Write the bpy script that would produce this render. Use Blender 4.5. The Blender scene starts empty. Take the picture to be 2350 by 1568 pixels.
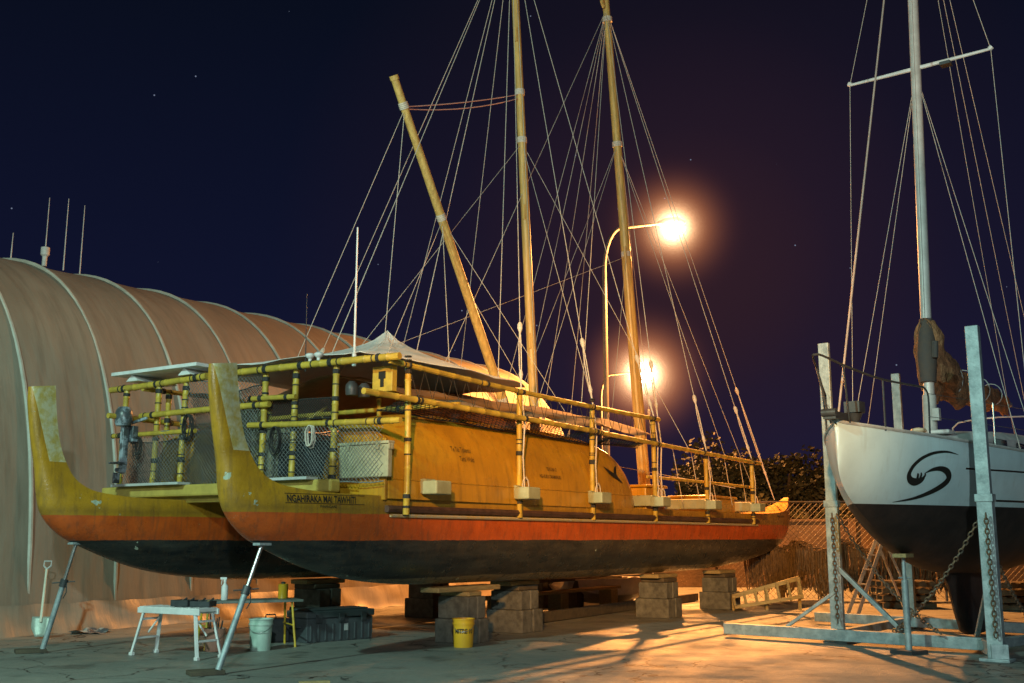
import bpy, math, random
from mathutils import Vector, Matrix, noise
from mathutils.bvhtree import BVHTree
random.seed(7)
R=math.radians
scene=bpy.context.scene
COL=scene.collection
scene.view_settings.view_transform='Standard'
scene.view_settings.look='None'
scene.view_settings.exposure=0

# ------------------------------------------------------------ materials
def newmat(name):
    m=bpy.data.materials.new(name); m.use_nodes=True
    nt=m.node_tree; b=nt.nodes['Principled BSDF']
    return m,nt,b
def N(nt,t,**k):
    n=nt.nodes.new(t)
    for a,v in k.items(): setattr(n,a,v)
    return n
def rgba(c): return (c[0],c[1],c[2],1)
def mixc(nt,fac,a,b,mode='MIX'):
    n=N(nt,'ShaderNodeMix',data_type='RGBA',blend_type=mode)
    for s,v in ((0,fac),(6,a),(7,b)):
        if isinstance(v,(int,float)): n.inputs[s].default_value=v
        elif isinstance(v,tuple): n.inputs[s].default_value=rgba(v)
        else: nt.links.new(v,n.inputs[s])
    return n.outputs[2]
def noi(nt,scale,detail=5,rough=.6,vec=None):
    n=N(nt,'ShaderNodeTexNoise'); n.inputs['Scale'].default_value=scale
    n.inputs['Detail'].default_value=detail; n.inputs['Roughness'].default_value=rough
    if vec is not None: nt.links.new(vec,n.inputs['Vector'])
    return n.outputs[0]
def ramp(nt,src,stops,interp='LINEAR'):
    r=N(nt,'ShaderNodeValToRGB'); r.color_ramp.interpolation=interp
    e=r.color_ramp.elements
    while len(e)<len(stops): e.new(.5)
    for i,(p,c) in enumerate(stops):
        e[i].position=p; e[i].color=(c,c,c,1) if isinstance(c,(int,float)) else rgba(c)
    nt.links.new(src,r.inputs[0]); return r.outputs[0]
def mth(nt,op,a,b=0.0,clamp=False):
    n=N(nt,'ShaderNodeMath',operation=op,use_clamp=clamp)
    for i,v in enumerate((a,b)):
        if isinstance(v,(int,float)): n.inputs[i].default_value=v
        else: nt.links.new(v,n.inputs[i])
    return n.outputs[0]
def bump(nt,b,h,strength=.3,dist=.02):
    n=N(nt,'ShaderNodeBump'); n.inputs['Strength'].default_value=strength; n.inputs['Distance'].default_value=dist
    nt.links.new(h,n.inputs['Height']); nt.links.new(n.outputs[0],b.inputs['Normal'])
def objco(nt): return N(nt,'ShaderNodeTexCoord').outputs['Object']
_mc={}
def mat(name,c1,c2=None,rough=.6,scale=4,metal=0,bmp=.15,bscale=40,bd=.01,lo=.35,hi=.65,vec=None):
    if name in _mc: return _mc[name]
    m,nt,b=newmat(name); co=objco(nt)
    if vec:
        mp=N(nt,'ShaderNodeMapping'); mp.inputs['Scale'].default_value=vec; nt.links.new(co,mp.inputs[0]); co2=mp.outputs[0]
    else: co2=co
    c2=c2 or tuple(x*.6 for x in c1)
    f=ramp(nt,noi(nt,scale,6,.65,co2),[(lo,0.0),(hi,1.0)])
    col=mixc(nt,f,c1,c2)
    nt.links.new(col,b.inputs['Base Color'])
    b.inputs['Roughness'].default_value=rough; b.inputs['Metallic'].default_value=metal
    if bmp: bump(nt,b,noi(nt,bscale,4,.6,co),bmp,bd)
    _mc[name]=m; return m

# ------------------------------------------------------------ mesh builder
class MB:
    def __init__(s): s.v=[];s.f=[];s.mi=[];s.cur=0
    def add(s,vs,fs):
        o=len(s.v); s.v+= [tuple(v) for v in vs]
        for f in fs: s.f.append(tuple(i+o for i in f)); s.mi.append(s.cur)
    def tube(s,pts,r,n=8,cap=True,closed=False):
        pts=[Vector(p) for p in pts]; k=len(pts)
        rr=r if isinstance(r,(list,tuple)) else [r]*k
        T=[]
        for i in range(k):
            if closed: d=pts[(i+1)%k]-pts[i-1]
            else: d=pts[min(i+1,k-1)]-pts[max(i-1,0)]
            T.append(d.normalized() if d.length>1e-9 else Vector((0,0,1)))
        up=Vector((0,0,1)) if abs(T[0].z)<.9 else Vector((1,0,0))
        x=T[0].cross(up).normalized(); vs=[]
        for i in range(k):
            x=(x-T[i]*x.dot(T[i])); 
            if x.length<1e-6: x=T[i].orthogonal()
            x.normalize(); y=T[i].cross(x)
            for j in range(n):
                a=2*math.pi*j/n; vs.append(pts[i]+(x*math.cos(a)+y*math.sin(a))*rr[i])
        fs=[]
        for i in range(k if closed else k-1):
            i2=(i+1)%k
            for j in range(n):
                j2=(j+1)%n; fs.append((i*n+j,i*n+j2,i2*n+j2,i2*n+j))
        if cap and not closed:
            fs.append(tuple(range(n-1,-1,-1))); fs.append(tuple((k-1)*n+j for j in range(n)))
        s.add(vs,fs)
    def box(s,c,d,rz=0,M=None):
        c=Vector(c); vs=[]
        m=M if M is not None else Matrix.Rotation(rz,3,'Z')
        for z in(-.5,.5):
            for x,y in((-.5,-.5),(.5,-.5),(.5,.5),(-.5,.5)):
                vs.append(c+m@Vector((x*d[0],y*d[1],z*d[2])))
        s.add(vs,[(3,2,1,0),(4,5,6,7),(0,1,5,4),(1,2,6,5),(2,3,7,6),(3,0,4,7)])
    def beam(s,a,b,w,h,up=(0,0,1)):
        a=Vector(a);b=Vector(b);d=(b-a);L=d.length;d.normalize();u=Vector(up)
        if abs(d.dot(u))>.98:u=Vector((1,0,0))
        y=u.cross(d).normalized();z=d.cross(y)
        M=Matrix((d,y,z)).transposed()
        s.box((a+b)/2,(L,w,h),M=M)
    def lathe(s,prof,c=(0,0,0),n=24,M=None):
        c=Vector(c);vs=[];k=len(prof)
        for r,z in prof:
            for j in range(n):
                a=2*math.pi*j/n; p=Vector((r*math.cos(a),r*math.sin(a),z))
                if M is not None:p=M@p
                vs.append(c+p)
        fs=[]
        for i in range(k-1):
            for j in range(n):
                j2=(j+1)%n; fs.append((i*n+j,i*n+j2,(i+1)*n+j2,(i+1)*n+j))
        s.add(vs,fs)
    def grid(s,rows,close=False):
        n=len(rows[0]);vs=[p for r in rows for p in r];fs=[]
        for i in range(len(rows)-1):
            for j in range(n if close else n-1):
                j2=(j+1)%n; fs.append((i*n+j,i*n+j2,(i+1)*n+j2,(i+1)*n+j))
        s.add(vs,fs)
    def done(s,name,mats,parent=None,smooth=True,bevel=0,loc=None,solid=0):
        me=bpy.data.meshes.new(name); me.from_pydata(s.v,[],s.f); me.validate()
        if not isinstance(mats,(list,tuple)): mats=[mats]
        for m in mats: me.materials.append(m)
        if len(mats)>1 and len(me.polygons)==len(s.mi):
            for p,i in zip(me.polygons,s.mi): p.material_index=i
        if smooth:
            me.polygons.foreach_set('use_smooth',[True]*len(me.polygons))
            try: me.set_sharp_from_angle(angle=R(38))
            except Exception: pass
        ob=bpy.data.objects.new(name,me); COL.objects.link(ob)
        if parent: ob.parent=parent
        if loc: ob.location=loc
        if solid:
            md=ob.modifiers.new('thick','SOLIDIFY'); md.thickness=solid; md.offset=0
        if bevel:
            md=ob.modifiers.new('bevel','BEVEL'); md.width=bevel; md.segments=2; md.limit_method='ANGLE'
        return ob
def empty(name,loc,rz=0,label='',cat='',group=None):
    e=bpy.data.objects.new(name,None); COL.objects.link(e); e.location=loc; e.rotation_euler=(0,0,rz)
    e.empty_display_size=.2
    e['label']=label; e['category']=cat
    if group:e['group']=group
    return e
def tag(o,label,cat,group=None):
    o['label']=label;o['category']=cat
    if group:o['group']=group
    return o
def cr(pts,m=6):
    out=[];n=len(pts)
    for i in range(n-1):
        p0=pts[max(i-1,0)];p1=pts[i];p2=pts[i+1];p3=pts[min(i+2,n-1)]
        for j in range(m):
            t=j/m
            out.append(tuple(.5*((2*b)+(-a+c)*t+(2*a-5*b+4*c-d)*t*t+(-a+3*b-3*c+d)*t**3) for a,b,c,d in zip(p0,p1,p2,p3)))
    out.append(tuple(pts[-1])); return out
def textmesh(body,size,mapf,name,material,parent,align='LEFT',xs=1.0,bold=0.0,shear=0):
    cu=bpy.data.curves.new('tmp','FONT');cu.body=body;cu.size=size;cu.align_x=align;cu.offset=bold;cu.shear=shear
    cu.resolution_u=4
    to=bpy.data.objects.new('tmp',cu);COL.objects.link(to)
    bpy.context.view_layer.update()
    me=bpy.data.meshes.new_from_object(to.evaluated_get(bpy.context.evaluated_depsgraph_get()))
    bpy.data.objects.remove(to)
    for v in me.vertices: v.co=Vector(mapf(v.co.x*xs,v.co.y))
    me.materials.clear(); me.materials.append(material)
    me.name=name
    ob=bpy.data.objects.new(name,me);COL.objects.link(ob);ob.parent=parent
    return ob
def caster(mb):
    t=BVHTree.FromPolygons([Vector(v) for v in mb.v],[f for f in mb.f if len(f)<=4])
    def hit(s,z,off=.008):
        h=t.ray_cast(Vector((s,-8,z)),Vector((0,1,0)))
        return (h[0].y if h[0] is not None else 0)-off
    return hit

# ------------------------------------------------------------ camera, world
cam=bpy.data.cameras.new('camera');co=bpy.data.objects.new('camera',cam);COL.objects.link(co)
cam.sensor_width=36;cam.lens=38.3;cam.clip_end=3000
co.location=(0,0,1.5);co.rotation_euler=(R(90)+math.atan(451/2500),0,0);scene.camera=co

w=bpy.data.worlds.new('World');scene.world=w;w.use_nodes=True
nt=w.node_tree;bg=nt.nodes['Background']
tc=N(nt,'ShaderNodeTexCoord').outputs['Generated']
sx=N(nt,'ShaderNodeSeparateXYZ');nt.links.new(tc,sx.inputs[0])
elev=ramp(nt,sx.outputs[2],[(0.0,(.0075,.0105,.042)),(.20,(.0052,.0068,.025)),(.45,(.0028,.0045,.0125)),(1.0,(.002,.003,.008))])
nrm=N(nt,'ShaderNodeVectorMath',operation='DOT_PRODUCT');nrm.inputs[1].default_value=Vector((.16,.95,.24)).normalized()
nt.links.new(tc,nrm.inputs[0])
gl=ramp(nt,nrm.outputs['Value'],[(.93,0.0),(.975,.18),(.992,.5),(1.0,1.0)])
skyc=mixc(nt,gl,elev,(.028,.012,.019))
vo=N(nt,'ShaderNodeTexVoronoi');vo.inputs['Scale'].default_value=46;nt.links.new(tc,vo.inputs['Vector'])
st=mth(nt,'LESS_THAN',vo.outputs['Distance'],.030)
wn=N(nt,'ShaderNodeTexWhiteNoise');nt.links.new(vo.outputs['Position'],wn.inputs['Vector'])
st=mth(nt,'MULTIPLY',st,mth(nt,'GREATER_THAN',wn.outputs['Value'],.45))
skyc=mixc(nt,st,skyc,(.15,.18,.26))
nt.links.new(skyc,bg.inputs[0]);bg.inputs[1].default_value=1.0

def light(kind,name,loc,energy,color,size=.3,target=None,angle=None,blend=.5):
    l=bpy.data.lights.new(name,kind);l.energy=energy;l.color=color
    o=bpy.data.objects.new(name,l);COL.objects.link(o);o.location=loc
    l.shadow_soft_size=size
    if target is not None:
        o.rotation_euler=(Vector(target)-Vector(loc)).to_track_quat('-Z','Y').to_euler()
    if angle: l.spot_size=angle;l.spot_blend=blend
    return o
SOD=(1.0,.36,.08)
light('SPOT','sodium_lamp_downlight',(4.75,31,9.95),18000,SOD,.15,target=(4.70,30.9,0),angle=R(130),blend=.3)
light('POINT','sodium_lamp_light',(4.75,31,9.93),6500,SOD,.15)
light('POINT','sodium_lamp_light_far',(7.0,56,9.1),13000,SOD,.15)
light('POINT','mercury_yard_light',(-9,2,9.5),6800,(.58,1.0,.84),.2)
light('POINT','added_cool_fill',(.5,-6,6.5),5200,(.82,1.0,.95),.2)  # unseen cool fill, added to light the yacht's near side
light('SPOT','added_warm_spot',(-1.5,-4,7.0),30000,(1.0,.46,.10),.25,target=(2.6,21.5,2.9),angle=R(25),blend=.8)  # added warm spot without a visible source, aimed at the canoe's side
light('SPOT','added_high_warm_spot',(1,-6,5),5600,(1.0,.50,.19),.25,target=(1-.14*10,-6+10,5+5.0),angle=R(60),blend=.12)  # added warm spot, its cone edge shapes the light on the upper shed

# ------------------------------------------------------------ palette
m_bamboo=mat('bamboo_paint',(.58,.40,.05),(.38,.27,.045),.42,7,bmp=.2)
m_lash=mat('black_lashing',(.012,.012,.012),(.03,.03,.03),.7,30)
m_rope=mat('white_rope',(.72,.66,.56),(.5,.45,.38),.8,30,bmp=.4,bscale=120)
m_line=mat('stay_line',(.66,.62,.55),(.45,.42,.37),.6,30,bmp=0)
m_pink=mat('pink_rope',(.70,.40,.36),(.5,.3,.28),.7,30)
m_mast=mat('mast_wood',(.68,.46,.14),(.42,.27,.08),.45,3,bmp=.25,bscale=30,vec=(6,6,.5))
m_net=mat('net_cord',(.26,.28,.28),(.10,.11,.11),.7,30,bmp=0)
m_netd=mat('dark_net_cord',(.015,.015,.015),(.04,.04,.04),.7,30,bmp=0)
m_awn=mat('awning_cloth',(.34,.22,.13),(.22,.14,.085),.85,2.5,bmp=.3,bscale=8)
m_canopy=mat('canopy_cloth',(.80,.82,.80),(.66,.68,.66),.8,2,bmp=.35,bscale=5,bd=.04)
m_white=mat('white_paint',(.75,.76,.76),(.58,.6,.6),.45,5)
m_dwhite=mat('dull_white',(.52,.54,.53),(.36,.38,.38),.6,6)
m_alu=mat('aluminium',(.60,.62,.62),(.42,.44,.44),.35,9,metal=.7)
m_galv=mat('galvanised_steel',(.40,.48,.50),(.20,.25,.27),.5,6,metal=.3,bmp=.35)
m_pole=mat('lamp_pole_paint',(.14,.13,.12),(.10,.09,.085),.7,3)
m_dark=mat('dark_plastic',(.03,.035,.04),(.05,.055,.06),.45,8)
m_wale=mat('dark_rubber_wale',(.045,.022,.014),(.10,.05,.035),.6,8,bmp=.4)
m_conc=mat('concrete_block',(.16,.16,.135),(.07,.07,.06),.9,6,bmp=.7,bscale=30)
m_wood=mat('packing_timber',(.38,.29,.12),(.22,.165,.08),.8,5,bmp=.4,vec=(1,8,8))
m_dwood=mat('dark_timber',(.10,.08,.05),(.05,.04,.03),.8,6,bmp=.5)
m_ink=mat('black_lettering',(.008,.007,.005),(.012,.012,.010),.7,20,bmp=0)
m_fade=mat('faded_lettering',(.045,.028,.010),(.08,.05,.012),.6,20,bmp=0)
m_ybucket=mat('yellow_plastic',(.78,.42,.02),(.62,.33,.02),.4,3,bmp=.05)
m_ymetal=mat('yellow_leg_paint',(.70,.48,.03),(.45,.3,.03),.45,12)
m_steel=mat('bright_steel',(.5,.5,.5),(.3,.3,.3),.3,10,metal=.9)
m_crate=mat('cream_crate',(.44,.43,.29),(.28,.28,.18),.6,5)
m_blue=mat('blue_cover',(.025,.055,.085),(.02,.035,.05),.7,5)
m_rust=mat('rusty_chain',(.14,.13,.12),(.24,.14,.07),.6,20,metal=.5)

def hullmat():
    m,nt,b=newmat('canoe_hull_paint');co=objco(nt)
    s=N(nt,'ShaderNodeSeparateXYZ');nt.links.new(co,s.inputs[0]);z=s.outputs[2]
    wob=mth(nt,'MULTIPLY',mth(nt,'SUBTRACT',noi(nt,1.2,2,.5,co),.5),.035)
    fine=mth(nt,'MULTIPLY',mth(nt,'SUBTRACT',noi(nt,12,4,.6,co),.5),.018)
    zz=mth(nt,'ADD',mth(nt,'ADD',z,wob),fine)
    yel=mixc(nt,ramp(nt,noi(nt,3,6,.65,co),[(.35,0.0),(.7,1.0)]),(.45,.235,.016),(.31,.16,.014))
    org=mixc(nt,ramp(nt,noi(nt,4,6,.65,co),[(.35,0.0),(.7,1.0)]),(.58,.105,.014),(.40,.07,.012))
    mp=N(nt,'ShaderNodeMapping');mp.inputs['Scale'].default_value=(.6,1,4);nt.links.new(co,mp.inputs[0])
    drk=mixc(nt,ramp(nt,noi(nt,2.2,8,.7,mp.outputs[0]),[(.4,0.0),(.68,1.0)]),(.012,.016,.019),(.055,.056,.048))
    c=mixc(nt,mth(nt,'GREATER_THAN',zz,1.47),drk,org)
    c=mixc(nt,mth(nt,'GREATER_THAN',zz,1.80),c,yel)
    kb=mth(nt,'MULTIPLY',mth(nt,'LESS_THAN',zz,.96),mth(nt,'GREATER_THAN',noi(nt,9,5,.6,co),.42))
    c=mixc(nt,kb,c,(.20,.15,.085))
    band=ramp(nt,mth(nt,'ABSOLUTE',mth(nt,'SUBTRACT',zz,2.02)),[(0.0,1.0),(.16,.45),(.4,0.0)])
    near=mth(nt,'LESS_THAN',s.outputs[0],.5)
    patch=mth(nt,'GREATER_THAN',mth(nt,'ADD',noi(nt,3.4,7,.62,co),mth(nt,'MULTIPLY',mth(nt,'MULTIPLY',band,near),.08)),.70)
    c=mixc(nt,patch,c,(.38,.46,.36))
    scr=mth(nt,'GREATER_THAN',noi(nt,16,6,.7,mp.outputs[0]),.705)
    c=mixc(nt,scr,c,(.24,.23,.17))
    runs=N(nt,'ShaderNodeMapping');runs.inputs['Scale'].default_value=(9,9,.7);nt.links.new(co,runs.inputs[0])
    c=mixc(nt,mth(nt,'MULTIPLY',ramp(nt,noi(nt,1.6,5,.65,runs.outputs[0]),[(.50,0.0),(.75,1.0)]),.6),c,(.08,.055,.03))
    # grime gathering above the wale
    grime=mth(nt,'MULTIPLY',ramp(nt,mth(nt,'ABSOLUTE',mth(nt,'SUBTRACT',zz,1.86)),[(0.0,1.0),(.10,0.0)]),noi(nt,5,5,.6,co))
    c=mixc(nt,mth(nt,'MULTIPLY',grime,.7),c,(.06,.04,.02))
    head=mth(nt,'MULTIPLY',mth(nt,'GREATER_THAN',z,2.5),mth(nt,'GREATER_THAN',mth(nt,'ADD',s.outputs[0],mth(nt,'MULTIPLY',z,.30)),.46))
    c=mixc(nt,mth(nt,'MULTIPLY',head,.7),c,mixc(nt,ramp(nt,noi(nt,9,5,.6,co),[(.4,0.0),(.6,1.0)]),(.52,.55,.40),(.42,.36,.12)))
    nt.links.new(c,b.inputs['Base Color'])
    nt.links.new(ramp(nt,noi(nt,5,5,.6,co),[(.3,.20),(.7,.46)]),b.inputs['Roughness'])
    bump(nt,b,mth(nt,'ADD',noi(nt,26,6,.65,co),mth(nt,'MULTIPLY',patch,-.6)),.35,.012)
    return m
m_hull=hullmat()
def cabmat():
    m,nt,b=newmat('cabin_yellow_paint');co=objco(nt)
    c=mixc(nt,ramp(nt,noi(nt,1.6,6,.6,co),[(.35,0.0),(.7,1.0)]),(.54,.275,.016),(.40,.20,.014))
    runs=N(nt,'ShaderNodeMapping');runs.inputs['Scale'].default_value=(7,7,.6);nt.links.new(co,runs.inputs[0])
    c=mixc(nt,mth(nt,'MULTIPLY',ramp(nt,noi(nt,1.4,5,.65,runs.outputs[0]),[(.48,0.0),(.78,1.0)]),.62),c,(.14,.085,.018))
    c=mixc(nt,mth(nt,'GREATER_THAN',noi(nt,18,4,.6,co),.73),c,(.5,.42,.2))
    nt.links.new(c,b.inputs['Base Color'])
    nt.links.new(ramp(nt,noi(nt,4,5,.6,co),[(.3,.20),(.7,.42)]),b.inputs['Roughness'])
    bump(nt,b,noi(nt,4,5,.6,co),.25,.03);return m
m_cab=cabmat()

# ------------------------------------------------------------ ground
def groundmat():
    m,nt,b=newmat('yard_asphalt');co=objco(nt)
    base=mixc(nt,ramp(nt,noi(nt,.45,6,.6,co),[(.35,0.0),(.65,1.0)]),(.25,.262,.24),(.14,.15,.14))
    sp=ramp(nt,noi(nt,30,6,.75,co),[(.42,0.0),(.72,1.0)])
    base=mixc(nt,mth(nt,'MULTIPLY',sp,.5),base,(.32,.32,.28))
    spots=mth(nt,'GREATER_THAN',noi(nt,7,4,.7,co),.71);base=mixc(nt,mth(nt,'MULTIPLY',spots,.6),base,(.46,.48,.42))
    oil=ramp(nt,noi(nt,1.3,5,.6,co),[(.56,0.0),(.68,1.0)]);base=mixc(nt,mth(nt,'MULTIPLY',oil,.65),base,(.055,.057,.053))
    wv=N(nt,'ShaderNodeVectorMath',operation='ADD');nz=N(nt,'ShaderNodeTexNoise');nz.inputs['Scale'].default_value=1.6;nz.inputs['Detail'].default_value=5
    nt.links.new(co,nz.inputs['Vector']);nt.links.new(co,wv.inputs[0]);nt.links.new(nz.outputs['Color'],wv.inputs[1])
    v=N(nt,'ShaderNodeTexVoronoi',feature='DISTANCE_TO_EDGE');v.inputs['Scale'].default_value=.75;nt.links.new(wv.outputs[0],v.inputs['Vector'])
    cr_=mth(nt,'LESS_THAN',v.outputs['Distance'],.010)
    zone=ramp(nt,noi(nt,.22,2,.5,co),[(.44,0.0),(.52,1.0)])
    crk=mth(nt,'MULTIPLY',cr_,zone)
    base=mixc(nt,crk,base,(.02,.02,.02))
    nt.links.new(base,b.inputs['Base Color'])
    nt.links.new(ramp(nt,noi(nt,.9,5,.65,co),[(.35,.34),(.7,.8)]),b.inputs['Roughness'])
    h=mth(nt,'ADD',mth(nt,'MULTIPLY',noi(nt,60,5,.75,co),.5),mth(nt,'MULTIPLY',noi(nt,2.5,4,.6,co),1.6))
    h=mth(nt,'SUBTRACT',h,mth(nt,'MULTIPLY',crk,.9))
    bump(nt,b,h,.6,.03)
    return m
g=MB();g.add([(-900,-300,0),(900,-300,0),(900,1800,0),(-900,1800,0)],[(0,1,2,3)])
go=g.done('ground',groundmat(),smooth=False);go['kind']='structure'

# ------------------------------------------------------------ WAKA
WK=empty('sailing_canoe',(-3.14,12.85,0),R(56.5),'large yellow and orange twin-hulled wooden sailing canoe propped on concrete blocks','boat')
HO=[(-.60,3.47),(-.59,3.24),(-.52,2.85),(-.41,2.36),(-.36,2.06),(-.28,1.82),(-.07,1.60),(.25,1.42),(1.06,1.13),(1.86,.97),(3.02,.87),(4.57,.85),(7,.83),(10.7,.83),(13.2,.86),(15.2,.97),(17.2,1.24),(18.1,1.66),(18.47,2.15),(18.60,2.50)]
HI=[(-.25,3.52),(-.22,3.18),(-.15,2.78),(-.05,2.50),(.08,2.28),(.30,2.14),(.62,2.08),(1.0,2.05),(1.6,2.04),(2.2,2.03),(3.2,2.03),(4.7,2.03),(7,2.03),(10.7,2.03),(13.2,2.03),(15.2,2.05),(16.8,2.12),(17.7,2.26),(18.15,2.40),(18.42,2.52)]
HB=[.07,.085,.10,.13,.18,.25,.34,.42,.50,.55,.59,.61,.62,.62,.61,.58,.46,.28,.14,.06]
pr=cr([(a[0],a[1],b[0],b[1],c) for a,b,c in zip(HO,HI,HB)],5)
def hw(b,f,head): 
    if head>0: return b*(1-f**(2.6+4*head))**(.55)
    return b*max(0,1-f**2.6)**.55
def hull(y0,lab):
    mb=MB();rows=[]
    fl=[0,.06,.14,.24,.34,.45,.56,.67,.78,.87,.94,.98,1]
    for (ox,oz,ix,iz,b) in pr:
        hd=max(0,min(1,(oz-1.8)/1.0)) if ox<1 else 0
        def P(f,sg): return (ix+(ox-ix)*f, y0+sg*hw(b,f,hd), iz+(oz-iz)*f)
        row=[P(f,-1) for f in fl]+[P(f,1) for f in reversed(fl[:-1])]
        rows.append(row)
    mb.grid(rows,close=True);hit=caster(mb)
    n=len(rows[0]);mb.f.append(tuple(range(n)));mb.mi.append(0)
    k=(len(rows)-1)*n;mb.f.append(tuple(k+i for i in reversed(range(n))));mb.mi.append(0)
    o=mb.done('hull',m_hull,WK);o['label']=lab;return o,hit
h1,hitH=hull(0,'yellow, orange and dark painted hull nearest the yard');h2,_=hull(3.5,'twin hull standing beside the tent shed')
HS=[(q[2],q) for q in pr if q[2]>.5]
def hwi(s,z):
    for (a,q1),(c,q2) in zip(HS,HS[1:]):
        if a<=s<=c:
            t=(s-a)/(c-a);q=[x+(y-x)*t for x,y in zip(q1,q2)];break
    else: q=HS[-1][1]
    f=max(0,min(1,(q[3]-z)/(q[3]-q[1])));return hw(q[4],f,0)
textmesh('NGAHIRAKA MAI TAWHITI',.118,lambda x,y:(.38+x,hitH(.38+x,1.925+y),1.925+y),'lettering',m_ink,h1,xs=.72,bold=.003)
textmesh('WHANGAREI',.045,lambda x,y:(.84+x,hitH(.84+x,1.862+y),1.862+y),'lettering',m_ink,h1,bold=.001)
for zz_ in(1.912,2.022):
    mb=MB();mb.tube([(.36+i*.1,hitH(.36+i*.1,zz_,.002),zz_) for i in range(13)],.0035,4);mb.done('lettering_rule',m_ink,h1)
textmesh('NGAHIRAKA MAI TAWHITI',.07,lambda x,y:(16.3+x,hitH(16.3+x,1.98+y),1.98+y),'lettering',m_ink,h1,xs=.8,bold=.001)

for y0,sg in((0,-1),(3.5,1)):
    mb=MB();pts=[(s/4,y0+sg*(hwi(max(1.2,s/4),1.88)+.03),1.87) for s in range(8,60)]
    mb.tube([(1.92,pts[0][1],1.87)]+pts,.05,6)
    mb.done('rubbing_wale',m_wale,WK)
    mb=MB();mb.tube([(x,y+sg*.0,z-.085) for x,y,z in pts],.022,5);mb.done('rubbing_strip',mat('scraped_yellow',(.50,.36,.12),(.45,.43,.34),.6,9),WK)

def cabin(y0):
    mb=MB();rows=[]
    S=[1.92,1.95,2.3,2.8,3.4,4,5,6,7,7.6,8.1,8.5,8.8,9.02,9.16,9.22]
    H=[.98,1.04,1.13,1.20,1.24,1.26,1.26,1.26,1.25,1.22,1.16,1.06,.90,.70,.45,.2]
    B=[.58,.60,.63,.64,.65,.65,.65,.65,.65,.645,.63,.60,.55,.47,.36,.22]
    for s,h,b in cr(list(zip(S,H,B)),4):
        row=[]
        for j in range(33):
            a=math.pi*j/32;c=math.cos(a);si=math.sin(a)
            ex=2/2.15
            row.append((s,y0-math.copysign(abs(c)**ex,c)*b,2.0+h*si**ex))
        rows.append(row)
    mb.grid(rows);hit=caster(mb)
    n=33;mb.f.append(tuple(reversed(range(n))));mb.mi.append(0)
    k=(len(rows)-1)*n;mb.f.append(tuple(k+i for i in range(n)));mb.mi.append(0)
    return mb.done('cabin_cover',m_cab,WK),hit
c1,hitC=cabin(0);c2,_=cabin(3.5)
def cm(s0,z0): return lambda x,y:(s0+x,hitC(s0+x,z0+y),z0+y)
textmesh('Te Tai Tokerau',.10,cm(3.30,2.70),'lettering',m_fade,c1,xs=.75,bold=.001)
textmesh('Tarai Waka',.10,cm(3.46,2.57),'lettering',m_fade,c1,xs=.75,bold=.001)
textmesh('TE KURA O',.078,cm(5.78,2.55),'lettering',m_fade,c1,xs=.75,bold=.002)
textmesh('NGA KURI A TARAMAINUKU',.078,cm(5.54,2.43),'lettering',m_fade,c1,xs=.64,bold=.002)
mb=MB();bird=[(-.34,.20),(-.24,.12),(-.14,.08),(-.04,.06),(.02,.09),(.06,.16),(.14,.22),(.24,.24),(.17,.17),(.13,.10),(.12,.04),(.18,-.02),(.30,-.12),(.20,-.10),(.10,-.06),(.02,-.04),(-.08,-.0),(-.20,.07)]
def bpt(x,z):return (8.06+x*1.05,hitC(8.06+x*1.05,2.56+z*.85,.022),2.56+z*.85)
cb_=bpt(.04,.05);mb.add([(cb_[0],cb_[1]-.014,cb_[2])]+[bpt(x,z) for x,z in bird],[(0,i,i+1) for i in range(1,len(bird))]+[(0,len(bird),1)]);mb.done('bird_emblem',m_ink,c1,smooth=False)
mb=MB();mb.tube([(2.0+i*.25,hitC(2.0+i*.25,2.25,.003),2.25) for i in range(28)],.010,5)
mb.done('cabin_batten',m_cab,c1)
mb=MB();mb.box((1.88,-.36,2.38),(.05,.44,.80));mb.done('cabin_door',m_cab,WK,bevel=.01)

m_beam=mat('beam_grey_green',(.36,.38,.24),(.26,.27,.15),.6,4)
for s in(2.66,4.9,7.15,9.45,11.85,14.3):
    mb=MB();mb.box((s,1.75,2.18),(.26,4.9,.20))
    for y in(-.80,4.30):
        mb.box((s,y,2.16),(.34,.26,.18))
    o=mb.done('cross_beam',m_beam,WK,smooth=False,bevel=.02)
mb=MB()
for i in range(14):
    mb.box((8.3,.75+i*.155,2.33),(12.6,.14,.05))
mb.done('deck',mat('deck_yellow',(.36,.26,.08),(.25,.18,.06),.7,3),WK,smooth=False)
mb=MB();mb.box((9.85,-.05,2.22),(.8,.9,.42));mb.box((9.85,-.05,2.46),(.9,1.0,.05));mb.done('deck_box',m_cab,WK,smooth=False,bevel=.02)
mb=MB();mb.box((13.2,.0,2.18),(1.6,.8,.30));mb.box((13.2,0,2.36),(1.7,.9,.05));mb.done('deck_box',m_cab,WK,smooth=False,bevel=.02)

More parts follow.
